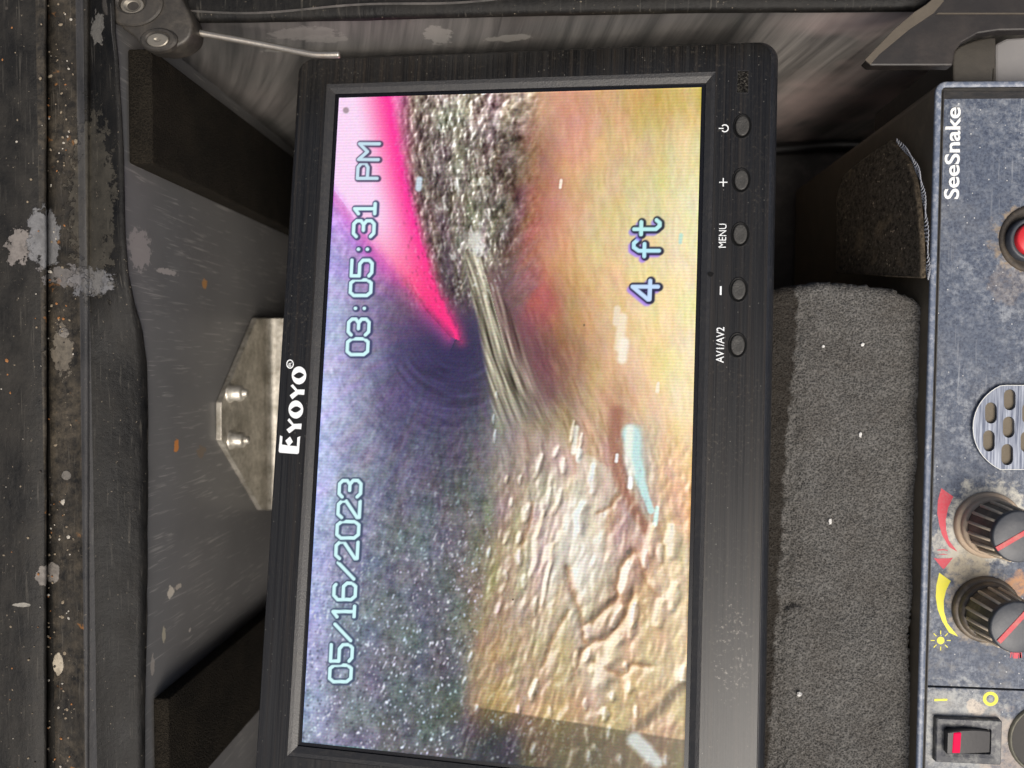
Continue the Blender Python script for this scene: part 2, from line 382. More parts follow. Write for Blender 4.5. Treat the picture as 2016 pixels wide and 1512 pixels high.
def inside(pts):
    c = np.zeros(U.shape, bool); n = len(pts)
    for i in range(n):
        (ax, ay), (bx, by) = pts[i], pts[(i + 1) % n]
        c ^= ((ay > V) != (by > V)) & (U < (bx - ax) * (V - ay) / (by - ay + 1e-9) + ax)
    return c
def blend(mask, col):
    global IMG
    mask = np.clip(mask, 0, 1)[..., None]; IMG = IMG * (1 - mask) + np.array(col, float) * mask
def rot(a): c, s = math.cos(a), math.sin(a); return U * c + V * s, -U * s + V * c
wx = (fbm(U / 60, V / 60, 3) - .5); wy = (fbm(U / 60, V / 60, 9) - .5)
# flow lines: along the gravel, the root and the silt on one side, towards the far end of the pipe on the other
GV = [150, 300, 420, 505, 560, 630, 700, 770, 850, 920, 1000, 1100, 1200, 1300, 1380, 1600]
GU = [868, 888, 912, 930, 948, 966, 986, 1012, 1046, 1056, 1053, 1038, 1014, 990, 968, 905]
guide = np.interp(V, GV, GU); kf = 1 - 0.65 * sstep(60, 300, np.abs(U - guide))
qf = (U - 1000) - (guide - 1000) * kf
def flow(across, along, seed, oct=3, warp=10):
    return fbm((V + wy * 20) / along + 90, (qf + wx * warp) / across + 90, seed, oct)
VX, VY = 905., 655.
rad = np.hypot(U - VX, V - VY) + 1; ang = np.arctan2(V - VY, U - VX)
def pipe(across, along, seed, oct=3):            # streaks converging on the far end of the pipe
    return fbm((ang * 330 + wx * 10) / across + 90, (rad + wy * 14) / along + 40, seed, oct)
def gsm(a, k=1):                                 # small smoothing
    for _ in range(k):
        a = (np.roll(a, 1, 0) + 2 * a + np.roll(a, -1, 0)) / 4; a = (np.roll(a, 1, 1) + 2 * a + np.roll(a, -1, 1)) / 4
    return a
def worley(x, y, seed):
    r = np.random.RandomState(seed).rand(128, 128, 2); xi = np.floor(x).astype(int); yi = np.floor(y).astype(int)
    f1 = np.full(x.shape, 9.); f2 = np.full(x.shape, 9.)
    for i in (-1, 0, 1):
        for j in (-1, 0, 1):
            c = r[(xi + i) & 127, (yi + j) & 127]; d = np.hypot(xi + i + c[..., 0] - x, yi + j + c[..., 1] - y)
            f2 = np.where(d < f1, f1, np.minimum(f2, d)); f1 = np.minimum(f1, d)
    return f1, f2
xb = np.interp(V, [190, 420, 560, 640, 740, 850, 930, 1050, 1230, 1385, 1560], [1065, 1062, 1058, 1010, 962, 958, 965, 966, 940, 903, 900]) + wx * 26
tan = sstep(-12, 16, U - xb)
smooth_tan = tan * sstep(900, 690, V + (1180 - U) * 0.75)
grain_up = (1 - sstep(-30, 30, U + wy * 40 - np.interp(V, [190, 300, 420, 560, 640], [1045, 1030, 1022, 990, 950]))) * sstep(640, 560, V) * sstep(770, 830, U)
blue = (1 - tan) * sstep(640, 860, V + (800 - U) * .25)
gy_ = IMG.mean(-1, keepdims=True); IMG = gy_ + (IMG - gy_) * (1 - .42 * (1 - tan) * sstep(420, 600, V) - .2 * tan * sstep(560, 420, V))[..., None]
IMG = IMG * (1 + (tan * sstep(500, 900, V))[..., None] * np.array([.02, .035, .12]))
# colour drift and soft mottling
h1 = gsm(pipe(26, 60, 120, 2) * (1 - tan) + flow(30, 60, 122, 2) * tan) - .5; h2 = gsm(pipe(18, 44, 140, 2) * (1 - tan) + flow(20, 40, 142, 2) * tan) - .5
IMG = IMG + h1[..., None] * np.array([16, -10, 14]) * 1.0 + h2[..., None] * np.array([10, 5, -18])
iso = gsm(fbm((U * .94 + V * .34) / 7, (V * .94 - U * .34) / 11, 24, 3)) - .5; wr = sstep(150, 420, rad)
f_p = (gsm(pipe(6, 14, 20)) - .5) * wr * .7 + iso * (1 - .45 * wr); f_f = gsm(flow(6, 24, 30)) - .5
far = np.exp(-(rad / 210) ** 2)
IMG = IMG + (f_p * (1 - tan) * (1 - grain_up) * (84 - 58 * far))[..., None] * np.array([1, 1, 1.03])
IMG = IMG + (f_f * tan * (28 + 34 * (1 - smooth_tan)) * (1 - .6 * sstep(1040, 1120, U) * sstep(900, 980, V)))[..., None]
# pipe wall arcs round the far end
arc = fbm(rad / 12, ang * 3 + 20, 160, 3) - .5
IMG = IMG + (arc * 44 * (1 - tan) * sstep(70, 190, rad) * sstep(690, 760, V) * sstep(1250, 950, V))[..., None]
hole = np.exp(-(((U - 884) / 84) ** 2 + ((V - 692) / 104) ** 2) ** 1.1)
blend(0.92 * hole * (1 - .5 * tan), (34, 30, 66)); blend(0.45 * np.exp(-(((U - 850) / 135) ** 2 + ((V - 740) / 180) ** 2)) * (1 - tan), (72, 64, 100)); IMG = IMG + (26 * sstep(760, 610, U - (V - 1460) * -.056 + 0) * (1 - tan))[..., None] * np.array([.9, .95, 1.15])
IMG = IMG + ((fbm(rad / 9, ang * 2 + 9, 170, 2) - .5) * 34 * np.exp(-((rad - 120) / 70) ** 2) * (1 - tan) * sstep(660, 740, V))[..., None] * np.array([.8, .8, 1.2])
# gravel, upper middle
gw1, gw2 = worley((qf + wx * 14) / 15 + 60, (V + wy * 18) / 27 + 60, 31); gw3, _g = worley((qf + wx * 8) / 7.5 + 60, (V + wy * 10) / 12 + 60, 32)
GH = gsm(14 * np.clip(1 - gw1 / .85, 0, 1) + 6 * np.clip(1 - gw3 / .8, 0, 1), 1); gsh = np.clip((np.gradient(GH, axis=1) * .7 - np.gradient(GH, axis=0) * .6) * .3, -1, 1)
gr1 = flow(6, 15, 60, 3, 6); gr2 = flow(13, 34, 66, 2, 8); ridge = np.exp(-((U - guide - 8) / 62) ** 2)
gcol = np.array([118, 108, 96]) + (34 * ridge - 26 * np.exp(-((U - 1018) / 26) ** 2) * (V > 240) + (gsm(gr1) - .5) * 110 + (gr2 - .5) * 110 + gsh * 90 + 90 * sstep(.18, .6, gsh) * (.4 + .6 * ridge))[..., None] * np.array([1, 1, .98]) + h1[..., None] * np.array([18, -10, 16]) + h2[..., None] * np.array([6, 5, -16])
lum = IMG.mean(-1) / 125
gm = (grain_up * 0.88)[..., None]; IMG = IMG * (1 - gm) + gcol * np.clip(lum, .62, 1.3)[..., None] * gm
# fibrous root
d, t = seg_dist([(928, 500), (948, 560), (972, 620), (994, 700), (1014, 770), (1036, 860)])
strand = gsm(fbm(qf / 5.0 + 70, V / 75, 200, 2)); strand2 = fbm(qf / 13.0 + 70, V / 120, 204, 2)
halfw = 15 + 46 * t ** .85
root = sstep(1.05, 0.75, d / halfw) * sstep(1.0, 0.78, t)
col = np.array([140, 133, 115]) + ((strand - .5) * 230 + (strand2 - .5) * 120)[..., None] * np.array([1, 1, .93])
IMG = IMG * (1 - root[..., None]) + col * root[..., None]
sd2, t = seg_dist([(975, 560), (1000, 620), (1035, 690), (1075, 770)]); blend(0.5 * np.exp(-((sd2 - 8) / 26) ** 2) * (U > guide + 14), (98, 58, 66))
# silt: long wet streaks beside the root, cracked lumps further right
silt = tan * sstep(750, 1010, V + (U - 1150) * 0.1) * sstep(0.02, .2, 1 - smooth_tan)
s1 = gsm(flow(7, 44, 220, 2, 8)); s2 = gsm(flow(5, 24, 224, 2, 8))
e = (s1 - np.roll(s1, 4, axis=1)) * 240 + (s2 - np.roll(s2, 3, axis=1)) * 90
fibre = silt * np.exp(-((U - guide - 26) / 46) ** 2) * sstep(1360, 1150, V) * sstep(820, 900, V)
patchy = sstep(.30, .60, fbm(U / 30, V / 60, 420, 2))
lx, ly = (qf + wx * 36) / 30, (V + wy * 46) / 54; f1, f2 = worley(lx, ly, 11); f1b, f2b = worley(lx * 2.1 + 7, ly * 1.9 + 3, 12); f1c, f2c = worley((qf + wx * 16) / 11, (V + wy * 20) / 24, 13)
lump = silt * sstep(1030, 1110, U + (V - 1200) * .22) * sstep(905, 985, V + (1150 - U) * .2)
HT = lump * (8.5 * np.clip(1 - f1 / .85, 0, 1) + 4.5 * np.clip(1 - f1b / .8, 0, 1)) + silt * (1 - lump) * (7.5 * np.clip(1 - f1c / .8, 0, 1) * (.3 + .7 * patchy)) + fibre * patchy * 26 * (s1 - .5) + silt * (s2 - .5) * 9 + silt * (fbm(U / 70, V / 90, 424, 2) - .5) * 18
# pink streak
right = [(768, 185), (780, 250), (797, 340), (822, 440), (850, 530), (880, 600), (903, 648), (908, 672)]
left = [(885, 662), (842, 615), (790, 552), (732, 480), (690, 418), (652, 366), (640, 180)]
ins = inside(right + left); de, _ = seg_dist(right); dl, _ = seg_dist(left[:-1]); dall = np.minimum(de, dl)
sd_ = np.where(ins, dall, -dall)
pale = sstep(4, 78, de) * sstep(620, 400, V + (de * 0.1)); tip = sstep(420, 600, V)
pc = np.stack([249 - 6 * pale, 48 + 162 * pale ** 0.7, 150 + 88 * pale - 22 * tip], -1)
blend(0.42 * np.exp(-((-sd_ - 6) / 16) ** 2) * (sd_ < 0) * (dl < de), (196, 80, 160))
blend(0.35 * np.exp(-((-sd_ - 4) / 10) ** 2) * (sd_ < 0) * (dl >= de) * sstep(180, 260, V), (210, 70, 120))
mk = sstep(-9 - 6 * (dl < de), 10 + 8 * (dl < de), sd_ - (fbm(U / 9, V / 14, 300) - .5) * 9)[..., None] * 0.97
IMG = IMG * (1 - mk) + pc * mk
blend(0.5 * np.exp(-(((U - 878) / 16) ** 2 + ((V - 545) / 70) ** 2)) * (1 - mk[..., 0]), (66, 52, 70))
blend(0.16 * np.exp(-(((U - 1075) / 50) ** 2 + ((V - 420) / 190) ** 2)), (226, 96, 86))
# puddle, white stones, dark hollows
d, t = seg_dist([(1214, 812), (1210, 880), (1222, 940), (1250, 1005), (1274, 1045)]); blend(0.8 * sstep(1.5, .3, d / (15 - 4 * t)), (156, 106, 86))
puw = 19 - 12 * np.clip((V - 850) / 150, 0, 1)
d, t = seg_dist([(1243, 856), (1250, 900), (1262, 950), (1282, 1004)])
PUD = sstep(1.35, 0.5, (d + wx * 12) / puw); blend(0.9 * PUD, (192, 228, 226)); d2, t = seg_dist([(1240, 845), (1236, 900), (1243, 930)]); blend(0.8 * sstep(1.4, .3, d2 / 9), (240, 240, 226))
for px, py, ln, wd, c in ((1222, 655, 30, 9, (240, 226, 200)), (1227, 690, 16, 10, (246, 238, 220)), (1214, 622, 14, 6, (232, 216, 190)), (936, 476, 9, 13, (214, 212, 204)), (944, 492, 6, 8, (224, 224, 218)),
                          (1132, 866, 24, 6, (246, 240, 228)), (1140, 896, 9, 6, (234, 238, 232)), (1214, 902, 6, 4, (250, 250, 250)), (1241, 950, 8, 6, (252, 252, 252)),
                          (1292, 1016, 16, 5, (205, 236, 228)), (825, 362, 9, 6, (206, 222, 236)), (1340, 470, 7, 5, (186, 222, 206)), (1104, 362, 7, 3, (248, 232, 216)), (1295, 762, 8, 3, (246, 232, 206))):
    d, t = seg_dist([(px + ln * .12, py - ln), (px - ln * .12, py + ln)]); blend(0.85 * sstep(1.5, .35, (d + wx * 5) / wd), c)
# sky reflection painted over the tan silt ends at a straight edge, gravel below
yl = 1383 + (U - 880) * 0.158; below = sstep(-3, 3, V - yl) * sstep(866, 985, U)
dk = (IMG - 150) * 1.15 + 140
IMG = IMG * (1 - below[..., None]) + below[..., None] * np.clip(dk, 0, 255) * np.array([.68, .70, .72])
d, t = seg_dist([(1345, 1345), (1290, 1405), (1225, 1455)]); blend(0.7 * sstep(1.7, .2, d / 10) * (V > 1340), (104, 86, 62))
def zq(x, y): return (860 + x * .5503, 680 + y * .5503)
def dab(x, y, wd, ln, lean, c, op=.85):
    """a raised wet lump of silt"""
    global HT
    (x, y), wd, ln = zq(x, y), wd * .75, ln * .5503
    a = (x + lean * ln, y - ln); b = (x - lean * ln, y + ln)
    k = (np.abs(U - x) < ln * abs(lean) + wd * 3 + 4) & (np.abs(V - y) < ln + wd * 3 + 4)
    dx, dy = b[0] - a[0], b[1] - a[1]; u, v = U[k] + wx[k] * 12, V[k] + wy[k] * 12
    t = np.clip(((u - a[0]) * dx + (v - a[1]) * dy) / (dx * dx + dy * dy + 1e-9), 0, 1)
    d = np.hypot(u - a[0] - t * dx, v - a[1] - t * dy) / (wd * (.45 + .55 * np.sin(np.pi * np.clip(t, .08, .92))))
    g = np.exp(-d * d * 1.1); HT[k] = HT[k] + g * (8 + wd * .75); WET[k] = np.maximum(WET[k], g * op); TINT[k] = TINT[k] * (1 - g[:, None]) + np.array(c, float) * g[:, None]
def crease(pts, wd, c=None, op=.8, lit=True):
    global HT, WET
    d, t = seg_dist([zq(*p) for p in pts]); d = d + (fbm(U / 12, V / 12, 320) - .5) * 8
    g = np.exp(-(d / (wd * .62)) ** 2); HT = HT - g * wd * 1.5 * op; WET = WET * (1 - .8 * g); 
    IMG[:] = IMG * (1 - .6 * op * g[..., None]) + np.array([146, 102, 62]) * .6 * op * g[..., None]
WET = .20 * silt + .2 * fibre; TINT = np.zeros(IMG.shape) + np.array([246, 240, 224.])
pal = inside([zq(*p) for p in ((505, 380), (560, 400), (620, 440), (640, 520), (604, 600), (600, 720), (570, 830), (548, 920), (505, 880), (478, 790), (488, 700), (455, 730), (425, 870), (402, 970), (392, 900), (425, 760), (455, 640), (478, 540), (500, 470))])
pm = gsm(pal.astype(float), 5) * (.45 + .6 * gsm(flow(13, 50, 430, 2)))
blend(.62 * pm, (222, 214, 192)); WET = WET + .5 * pm; TINT = TINT * (1 - .6 * pm[..., None]) + np.array([220, 234, 238]) * .6 * pm[..., None]
HT = HT + pm * 7 * gsm(flow(9, 30, 436, 2))
crease([(470, 800), (480, 870), (510, 940), (522, 1000), (552, 992), (620, 930), (650, 900), (642, 860), (660, 800), (700, 740)], 13)
crease([(528, 1095), (560, 1060), (610, 1050), (680, 960), (702, 890)], 13); crease([(520, 1015), (530, 1060)], 9)
crease([(560, 1130), (620, 1165), (660, 1180), (700, 1140), (765, 1150)], 10); crease([(380, 1150), (400, 1080), (440, 1000), (470, 955)], 9, op=.6); crease([(720, 740), (750, 850), (792, 900)], 10, op=.55)
crease([(490, 1200), (500, 1130), (520, 1100)], 9, op=.6); crease([(575, 600), (620, 580), (650, 540)], 8, op=.55); crease([(345, 560), (330, 650), (300, 720)], 7, op=.5); crease([(800, 640), (810, 720), (800, 800)], 8, op=.4)
W_, C_, B_ = (246, 242, 230), (242, 228, 192), (214, 226, 236)
for x, y, wd, ln, lean, c in ((680, 830, 22, 44, .25, W_), (650, 970, 12, 36, .45, W_), (705, 960, 12, 40, .1, (236, 232, 232)), (640, 1095, 22, 34, .3, C_), (598, 1180, 34, 22, .2, (238, 222, 200)), (602, 1318, 13, 20, 0, W_), (690, 1222, 13, 11, 0, W_),
    (680, 1152, 9, 11, 0, W_), (625, 1255, 9, 11, 0, W_), (712, 1312, 8, 15, 0, W_), (880, 1180, 13, 22, .1, W_), (768, 700, 15, 48, .1, C_), (848, 700, 20, 50, .05, (236, 226, 208)), (800, 745, 13, 24, .1, W_), (745, 765, 9, 24, .1, W_), (700, 1020, 10, 26, .2, C_), (800, 960, 16, 40, .1, C_), (850, 900, 14, 40, .1, C_),
    (365, 430, 8, 40, .3, W_), (430, 380, 8, 16, .35, W_), (455, 430, 8, 24, .2, W_), (395, 560, 7, 50, .28, W_), (432, 560, 6, 44, .25, W_), (325, 600, 10, 28, .3, W_), (297, 690, 8, 16, .3, W_), (372, 640, 5, 44, .28, C_), (352, 930, 7, 30, .1, W_), (310, 842, 8, 20, .15, W_), (295, 760, 9, 20, .1, (236, 226, 230)),
    (245, 822, 6, 12, 0, W_), (390, 870, 5, 56, .2, W_), (412, 760, 5, 48, .2, C_), (350, 1222, 9, 24, .3, W_), (336, 1252, 9, 18, .2, W_), (402, 1310, 6, 15, 0, W_), (290, 1302, 6, 10, 0, (240, 220, 236)), (490, 310, 7, 34, .15, W_), (512, 382, 9, 18, .1, W_), (215, 182, 6, 11, 0, B_), (222, 940, 6, 14, .4, (238, 214, 224)), (182, 745, 6, 14, .2, B_),
    (250, 690, 5, 20, .5, C_), (270, 560, 5, 12, .1, W_), (300, 480, 5, 14, .2, W_), (250, 480, 5, 14, .2, C_), (200, 270, 5, 16, .1, B_), (205, 330, 6, 20, .1, B_), (520, 340, 6, 20, .2, W_), (560, 480, 14, 44, .1, (224, 232, 232)), (520, 620, 16, 46, .1, (228, 232, 230)), (500, 1130, 7, 30, .2, C_), (540, 1110, 10, 20, .3, W_), (535, 1285, 8, 16, 0, W_),
    (148, 1302, 8, 10, .1, B_), (345, 1450, 11, 14, .1, (206, 226, 226)), (540, 1400, 8, 24, 0, W_), (545, 1480, 9, 22, 0, B_), (620, 1395, 8, 18, .1, B_), (565, 1440, 5, 8, 0, W_), (655, 1478, 6, 12, 0, B_), (825, 1490, 10, 14, 0, B_), (760, 1490, 10, 16, 0, W_), (100, 1200, 6, 14, .3, B_), (120, 1110, 6, 12, .3, B_), (60, 1090, 5, 10, .3, B_), (40, 1140, 5, 10, .3, B_), (20, 1380, 8, 12, 0, B_), (100, 770, 4, 10, .2, (170, 216, 226))):
    dab(x, y, wd, ln, lean, c)
HT = gsm(HT, 4); hu = np.gradient(HT, axis=1); hv = -np.gradient(HT, axis=0)      # light on the relief comes from the upper left of the picture
any_ = np.clip(silt + WET, 0, 1)
sh = np.clip((hu * .75 + hv * .65) * .25, -1, 1)
any_ = any_ * (1 - .45 * below) * (1 - .9 * PUD); IMG = IMG * (1 + np.where(sh > 0, sh * .55, sh * .42) * any_)[..., None]
hl = sstep(.06, .50, sh + .08 * sstep(6, 12, HT)) * np.clip(.36 + 1.15 * WET, 0, 1) * any_
hl = gsm(hl, 1); blend(.95 * hl, TINT)
blend(.42 * np.clip(WET - .25, 0, .7) * any_, TINT)
# glints: bluish on the pipe wall, white on the silt
gp = fbm((U * .90 + V * .44) / 3.7, (V * .90 - U * .44) / 6.6, 300, 2); gf = flow(5, 11, 310, 2, 6)
tint = np.stack([208 + 50 * h1, 216 + 0 * h1, 230 + 40 * h2], -1)
wallg = np.clip(blue * sstep(820, 1300, V + (U - 800) * 0.25) + .75 * below * sstep(1330, 900, U), 0, 1)
m1 = gsm(sstep(.70, .82, gp))[..., None] * (0.86 * wallg + .16 * (1 - tan) * (1 - far))[..., None]; IMG = IMG * (1 - m1) + tint * m1
m2 = gsm(sstep(.30, .20, gp))[..., None] * (0.5 * wallg)[..., None]; IMG = IMG * (1 - m2) + np.array([52, 54, 62]) * m2
m1 = gsm(sstep(.70, .80, gf))[..., None] * (grain_up * (.2 + .5 * ridge) + 0.22 * silt)[..., None]; IMG = IMG * (1 - m1) + np.array([226, 226, 220]) * m1
m2 = gsm(sstep(.30, .20, gf))[..., None] * (0.35 * grain_up + .12 * silt)[..., None]; IMG = IMG * (1 - m2) + np.array([58, 50, 50]) * m2
for px, py, ln, wd, a in ((1272, 1478, 30, 15, -45),):
    aa = math.radians(a); d, t = seg_dist([(px - ln * math.sin(aa), py + ln * math.cos(aa)), (px + ln * math.sin(aa), py - ln * math.cos(aa))]); blend(.85 * sstep(1.4, .4, (d + wx * 14) / wd), (206, 214, 212))
# slight step at the upper right of the silt, soft wash of the sensor
IMG = IMG + 0.65 * (IMG - gsm(IMG, 4)) * np.where(IMG.mean(-1, keepdims=True) > 128, 1.15, .85)
IMG = IMG * (1 + 0.032 * np.sin(2 * np.pi * gy / 1.07 + 0.02 * gx)[..., None]) + (np.random.RandomState(5).rand(*IMG.shape) - .5) * 16
# chip marks in the picture: none on the text. On-screen characters, stroke drawn
G = {'0': [[(1, 0), (0, 1.5), (0, 6.5), (1, 8), (4, 8), (5, 6.5), (5, 1.5), (4, 0), (1, 0)]], '1': [[(1, 6.4), (2.6, 8), (2.6, 0)], [(1, 0), (4.2, 0)]],
     '2': [[(0, 6.6), (1, 8), (4, 8), (5, 6.8), (5, 5.2), (0, .8), (0, 0), (5, 0)]], '3': [[(0, 6.8), (1, 8), (4, 8), (5, 6.8), (5, 5.2), (3.8, 4.1), (2, 4.1)], [(3.8, 4.1), (5, 3), (5, 1.2), (4, 0), (1, 0), (0, 1.2)]],
     '5': [[(5, 8), (0, 8), (0, 4.8), (3.8, 4.8), (5, 3.6), (5, 1.2), (4, 0), (1, 0), (0, 1)]], '6': [[(4.6, 7.4), (4, 8), (1.3, 8), (0, 6.5), (0, 1.4), (1, 0), (4, 0), (5, 1.4), (5, 3.2), (4, 4.5), (0, 4.4)]],
     '/': [[(0, 0.8), (5, 7)]], ':': [[(2.2, 2.1), (2.2, 2.2)], [(2.2, 5.6), (2.2, 5.7)]], 'P': [[(0.3, 0), (0.3, 8), (3.8, 8), (5, 6.8), (5, 5), (3.8, 4), (0.3, 4)]],
     'M': [[(0, 0), (0, 8), (2.5, 4.6), (5, 8), (5, 0)]], '4': [[(3.4, 0), (3.4, 8), (0, 3), (0, 2.5), (5, 2.5)]],
     'f': [[(1.8, 0), (1.8, 6.4), (2.8, 8), (4, 8), (4.8, 7)], [(0.2, 4.6), (3.8, 4.6)]], 't': [[(2, 8), (2, 1.2), (3, 0), (4, 0), (4.8, 1)], [(.4, 5.8), (4.2, 5.8)]]}
def osd(text, a, b, top, hw, fill, edge, ghost=None):
    """characters between baseline ends a and b; top: offset vector from baseline to cap height"""
    global IMG
    a, b, top = map(np.array, (a, b, top)); n = len(text); step = (b - a) / n
    for i, ch in enumerate(text):
        if ch == ' ': continue
        o = a + step * (i + 0.10); sx = step * 0.80 / 5; sy = top / 8
        P = [[tuple(o + sx * x + sy * y) for x, y in s] for s in G[ch]]
        x0 = min(p[0] for s in P for p in s) - 30; x1 = max(p[0] for s in P for p in s) + 30; y0 = min(p[1] for s in P for p in s) - 30; y1 = max(p[1] for s in P for p in s) + 30
        k = (U > x0) & (U < x1) & (V > y0) & (V < y1)
        Uk, Vk = U[k], V[k]
        def dist(du=0, dv=0):
            best = np.full(Uk.shape, 1e9)
            for s in P:
                for (ax, ay), (bx, by) in zip(s, s[1:]):
                    dx, dy = bx - ax, by - ay
                    t = np.clip(((Uk - du - ax) * dx + (Vk - dv - ay) * dy) / (dx * dx + dy * dy + 1e-9), 0, 1)
                    best = np.minimum(best, np.hypot(Uk - du - ax - t * dx, Vk - dv - ay - t * dy))
            return best
        C = IMG[k]
        if ghost is not None:
            m = 0.75 * sstep(1.6, .7, dist(-4, 6) / (hw * 1.5))[:, None]; C = C * (1 - m) + np.array(ghost) * m
        m = 0.9 * sstep(1.25, .85, dist(1.6, 0.5) / (hw * 2.0))[:, None]; C = C * (1 - m) + np.array(edge) * m
        m = sstep(1.25, .75, dist() / hw)[:, None]; C = C * (1 - m) + np.array(fill) * m
        IMG[k] = C
osd('05/16/2023', (690, 1346), (711, 942), (-42, 0), 3.4, (206, 244, 246), (62, 74, 100))
osd('03:05:31', (723, 702), (739, 392), (-40, 0), 3.4, (206, 244, 246), (58, 62, 100))
osd('PM', (742, 357), (747, 279), (-39, 0), 3.2, (196, 222, 236), (70, 60, 90))
osd('4', (1294, 594), (1296, 548), (-50, 0), 4.2, (196, 220, 250), (22, 22, 52), (158, 120, 250))
osd('f', (1297, 510), (1298, 468), (-50, 0), 4.0, (186, 232, 244), (24, 24, 50), (158, 120, 250))
osd('t', (1298, 468), (1299, 428), (-50, 0), 4.0, (186, 236, 236), (24, 28, 46), (150, 130, 240))
for px, py, r_, c_ in ((1237, 1087, 4.5, (104, 96, 84)), (681, 217, 6, (150, 132, 138)), (1010, 1180, 2, (70, 60, 50)), (1150, 640, 2, (90, 80, 60))): blend(.85 * sstep(1.3, .7, np.hypot(U - px, V - py) / r_), c_)
IMG = np.clip(IMG, 0, 255) / 255
LIN = np.where(IMG <= 0.04045, IMG / 12.92, ((IMG + 0.055) / 1.055) ** 2.4)
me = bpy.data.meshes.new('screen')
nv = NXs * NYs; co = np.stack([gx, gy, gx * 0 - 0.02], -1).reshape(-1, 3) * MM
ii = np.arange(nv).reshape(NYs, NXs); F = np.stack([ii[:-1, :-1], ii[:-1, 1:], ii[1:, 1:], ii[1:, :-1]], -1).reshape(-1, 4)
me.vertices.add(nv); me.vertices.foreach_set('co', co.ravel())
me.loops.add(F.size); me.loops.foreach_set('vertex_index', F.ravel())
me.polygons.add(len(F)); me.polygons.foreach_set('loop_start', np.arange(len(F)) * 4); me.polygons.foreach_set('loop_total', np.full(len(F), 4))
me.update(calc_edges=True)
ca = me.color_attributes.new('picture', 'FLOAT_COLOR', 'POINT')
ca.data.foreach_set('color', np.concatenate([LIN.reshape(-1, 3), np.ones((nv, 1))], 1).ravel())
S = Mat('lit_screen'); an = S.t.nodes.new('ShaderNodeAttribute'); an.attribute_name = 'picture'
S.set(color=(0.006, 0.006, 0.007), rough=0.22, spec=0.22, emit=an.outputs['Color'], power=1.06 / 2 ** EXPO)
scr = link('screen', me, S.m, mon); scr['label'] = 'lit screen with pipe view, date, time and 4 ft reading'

# ---- buttons, legends, window, logo
def Mp(u, v, z=ZB): return on_plane(mon, u, v, z)[:2]
for bx, by in ((1461.4, 248.6), (1459.3, 355), (1457, 461.5), (1453.8, 570.5), (1452, 679.5)):
    x, y = Mp(bx, by)
    a, b = 3.0, 4.2
    loft('button_well', [z3(ell(x, y, a, b), ZB + .06), z3(ell(x, y, a - .1, b - .1), ZB + .12), z3(ell(x, y, a - .35, b - .35), ZB + .1), z3(ell(x, y, a - .5, b - .5), ZB + .03)], WELL, mon, cap1=True, smooth=True)
    a, b = 2.15, 3.25
    loft('button', [z3(ell(x, y, a, b), ZB + .04), z3(ell(x, y, a, b), ZB + .45), z3(ell(x, y, a - .12, b - .12), ZB + .62), z3(ell(x, y, a - .35, b - .35), ZB + .68),
                    z3(ell(x, y, a * .5, b * .5), ZB + .55), z3(ell(x, y, a * .1, b * .1), ZB + .5)], BUTTON, mon, cap1=True, smooth=True)
ZL = ZB + 0.03
def Ml(pts, ox, oy, s): return [Mp(ox + p[0] / s, oy + p[1] / s, ZL) for p in pts]
# power mark: open ring and bar
arc_o = [(197 + 33 * math.cos(t), 557 + 33 * math.sin(t)) for t in np.linspace(math.radians(-140), math.radians(140), 24)]
arc_i = [(197 + 24 * math.cos(t), 557 + 24 * math.sin(t)) for t in np.linspace(math.radians(140), math.radians(-140), 24)]
filled('power_symbol', [Ml(arc_o + arc_i, 1380, 120, 4.2), Ml([(147, 554), (188, 554), (188, 562), (147, 562)], 1380, 120, 4.2)], ZL, 0.03, WHITE, mon)
filled('plus_symbol', [Ml([(150, 999), (180, 999), (180, 968), (189, 968), (189, 999), (219, 999), (219, 1007), (189, 1007), (189, 1038), (180, 1038), (180, 1007), (150, 1007)], 1380, 120, 4.2)], ZL, .03, WHITE, mon)
filled('minus_symbol', [Ml([(155, 675), (157, 602), (172, 602), (170, 675)], 1380, 420, 4.2)], ZL, .03, WHITE, mon)
lettering('menu_lettering', 'MENU', Mp(1429.0, 487.5, ZL), Mp(1430.3, 440.5, ZL), 2.45, ZL, WHITE, mon, 0.0)
lettering('source_lettering', 'AV1/AV2', Mp(1424.5, 714.5, ZL), Mp(1425.8, 644.0, ZL), 2.5, ZL, WHITE, mon, 0.012)
wpx = [Mp(u, v) for u, v in ((1450, 184), (1473.5, 184), (1474.5, 139), (1452, 138))]
filled('window_edge', [wpx, [tuple(np.array(p) * .94 + np.mean(wpx, 0) * .06) for p in wpx]], ZB + .04, .06, BEVEL, mon)
prism('sensor_window', wpx, ZB - .2, ZB + .05, WINDOW, mon)
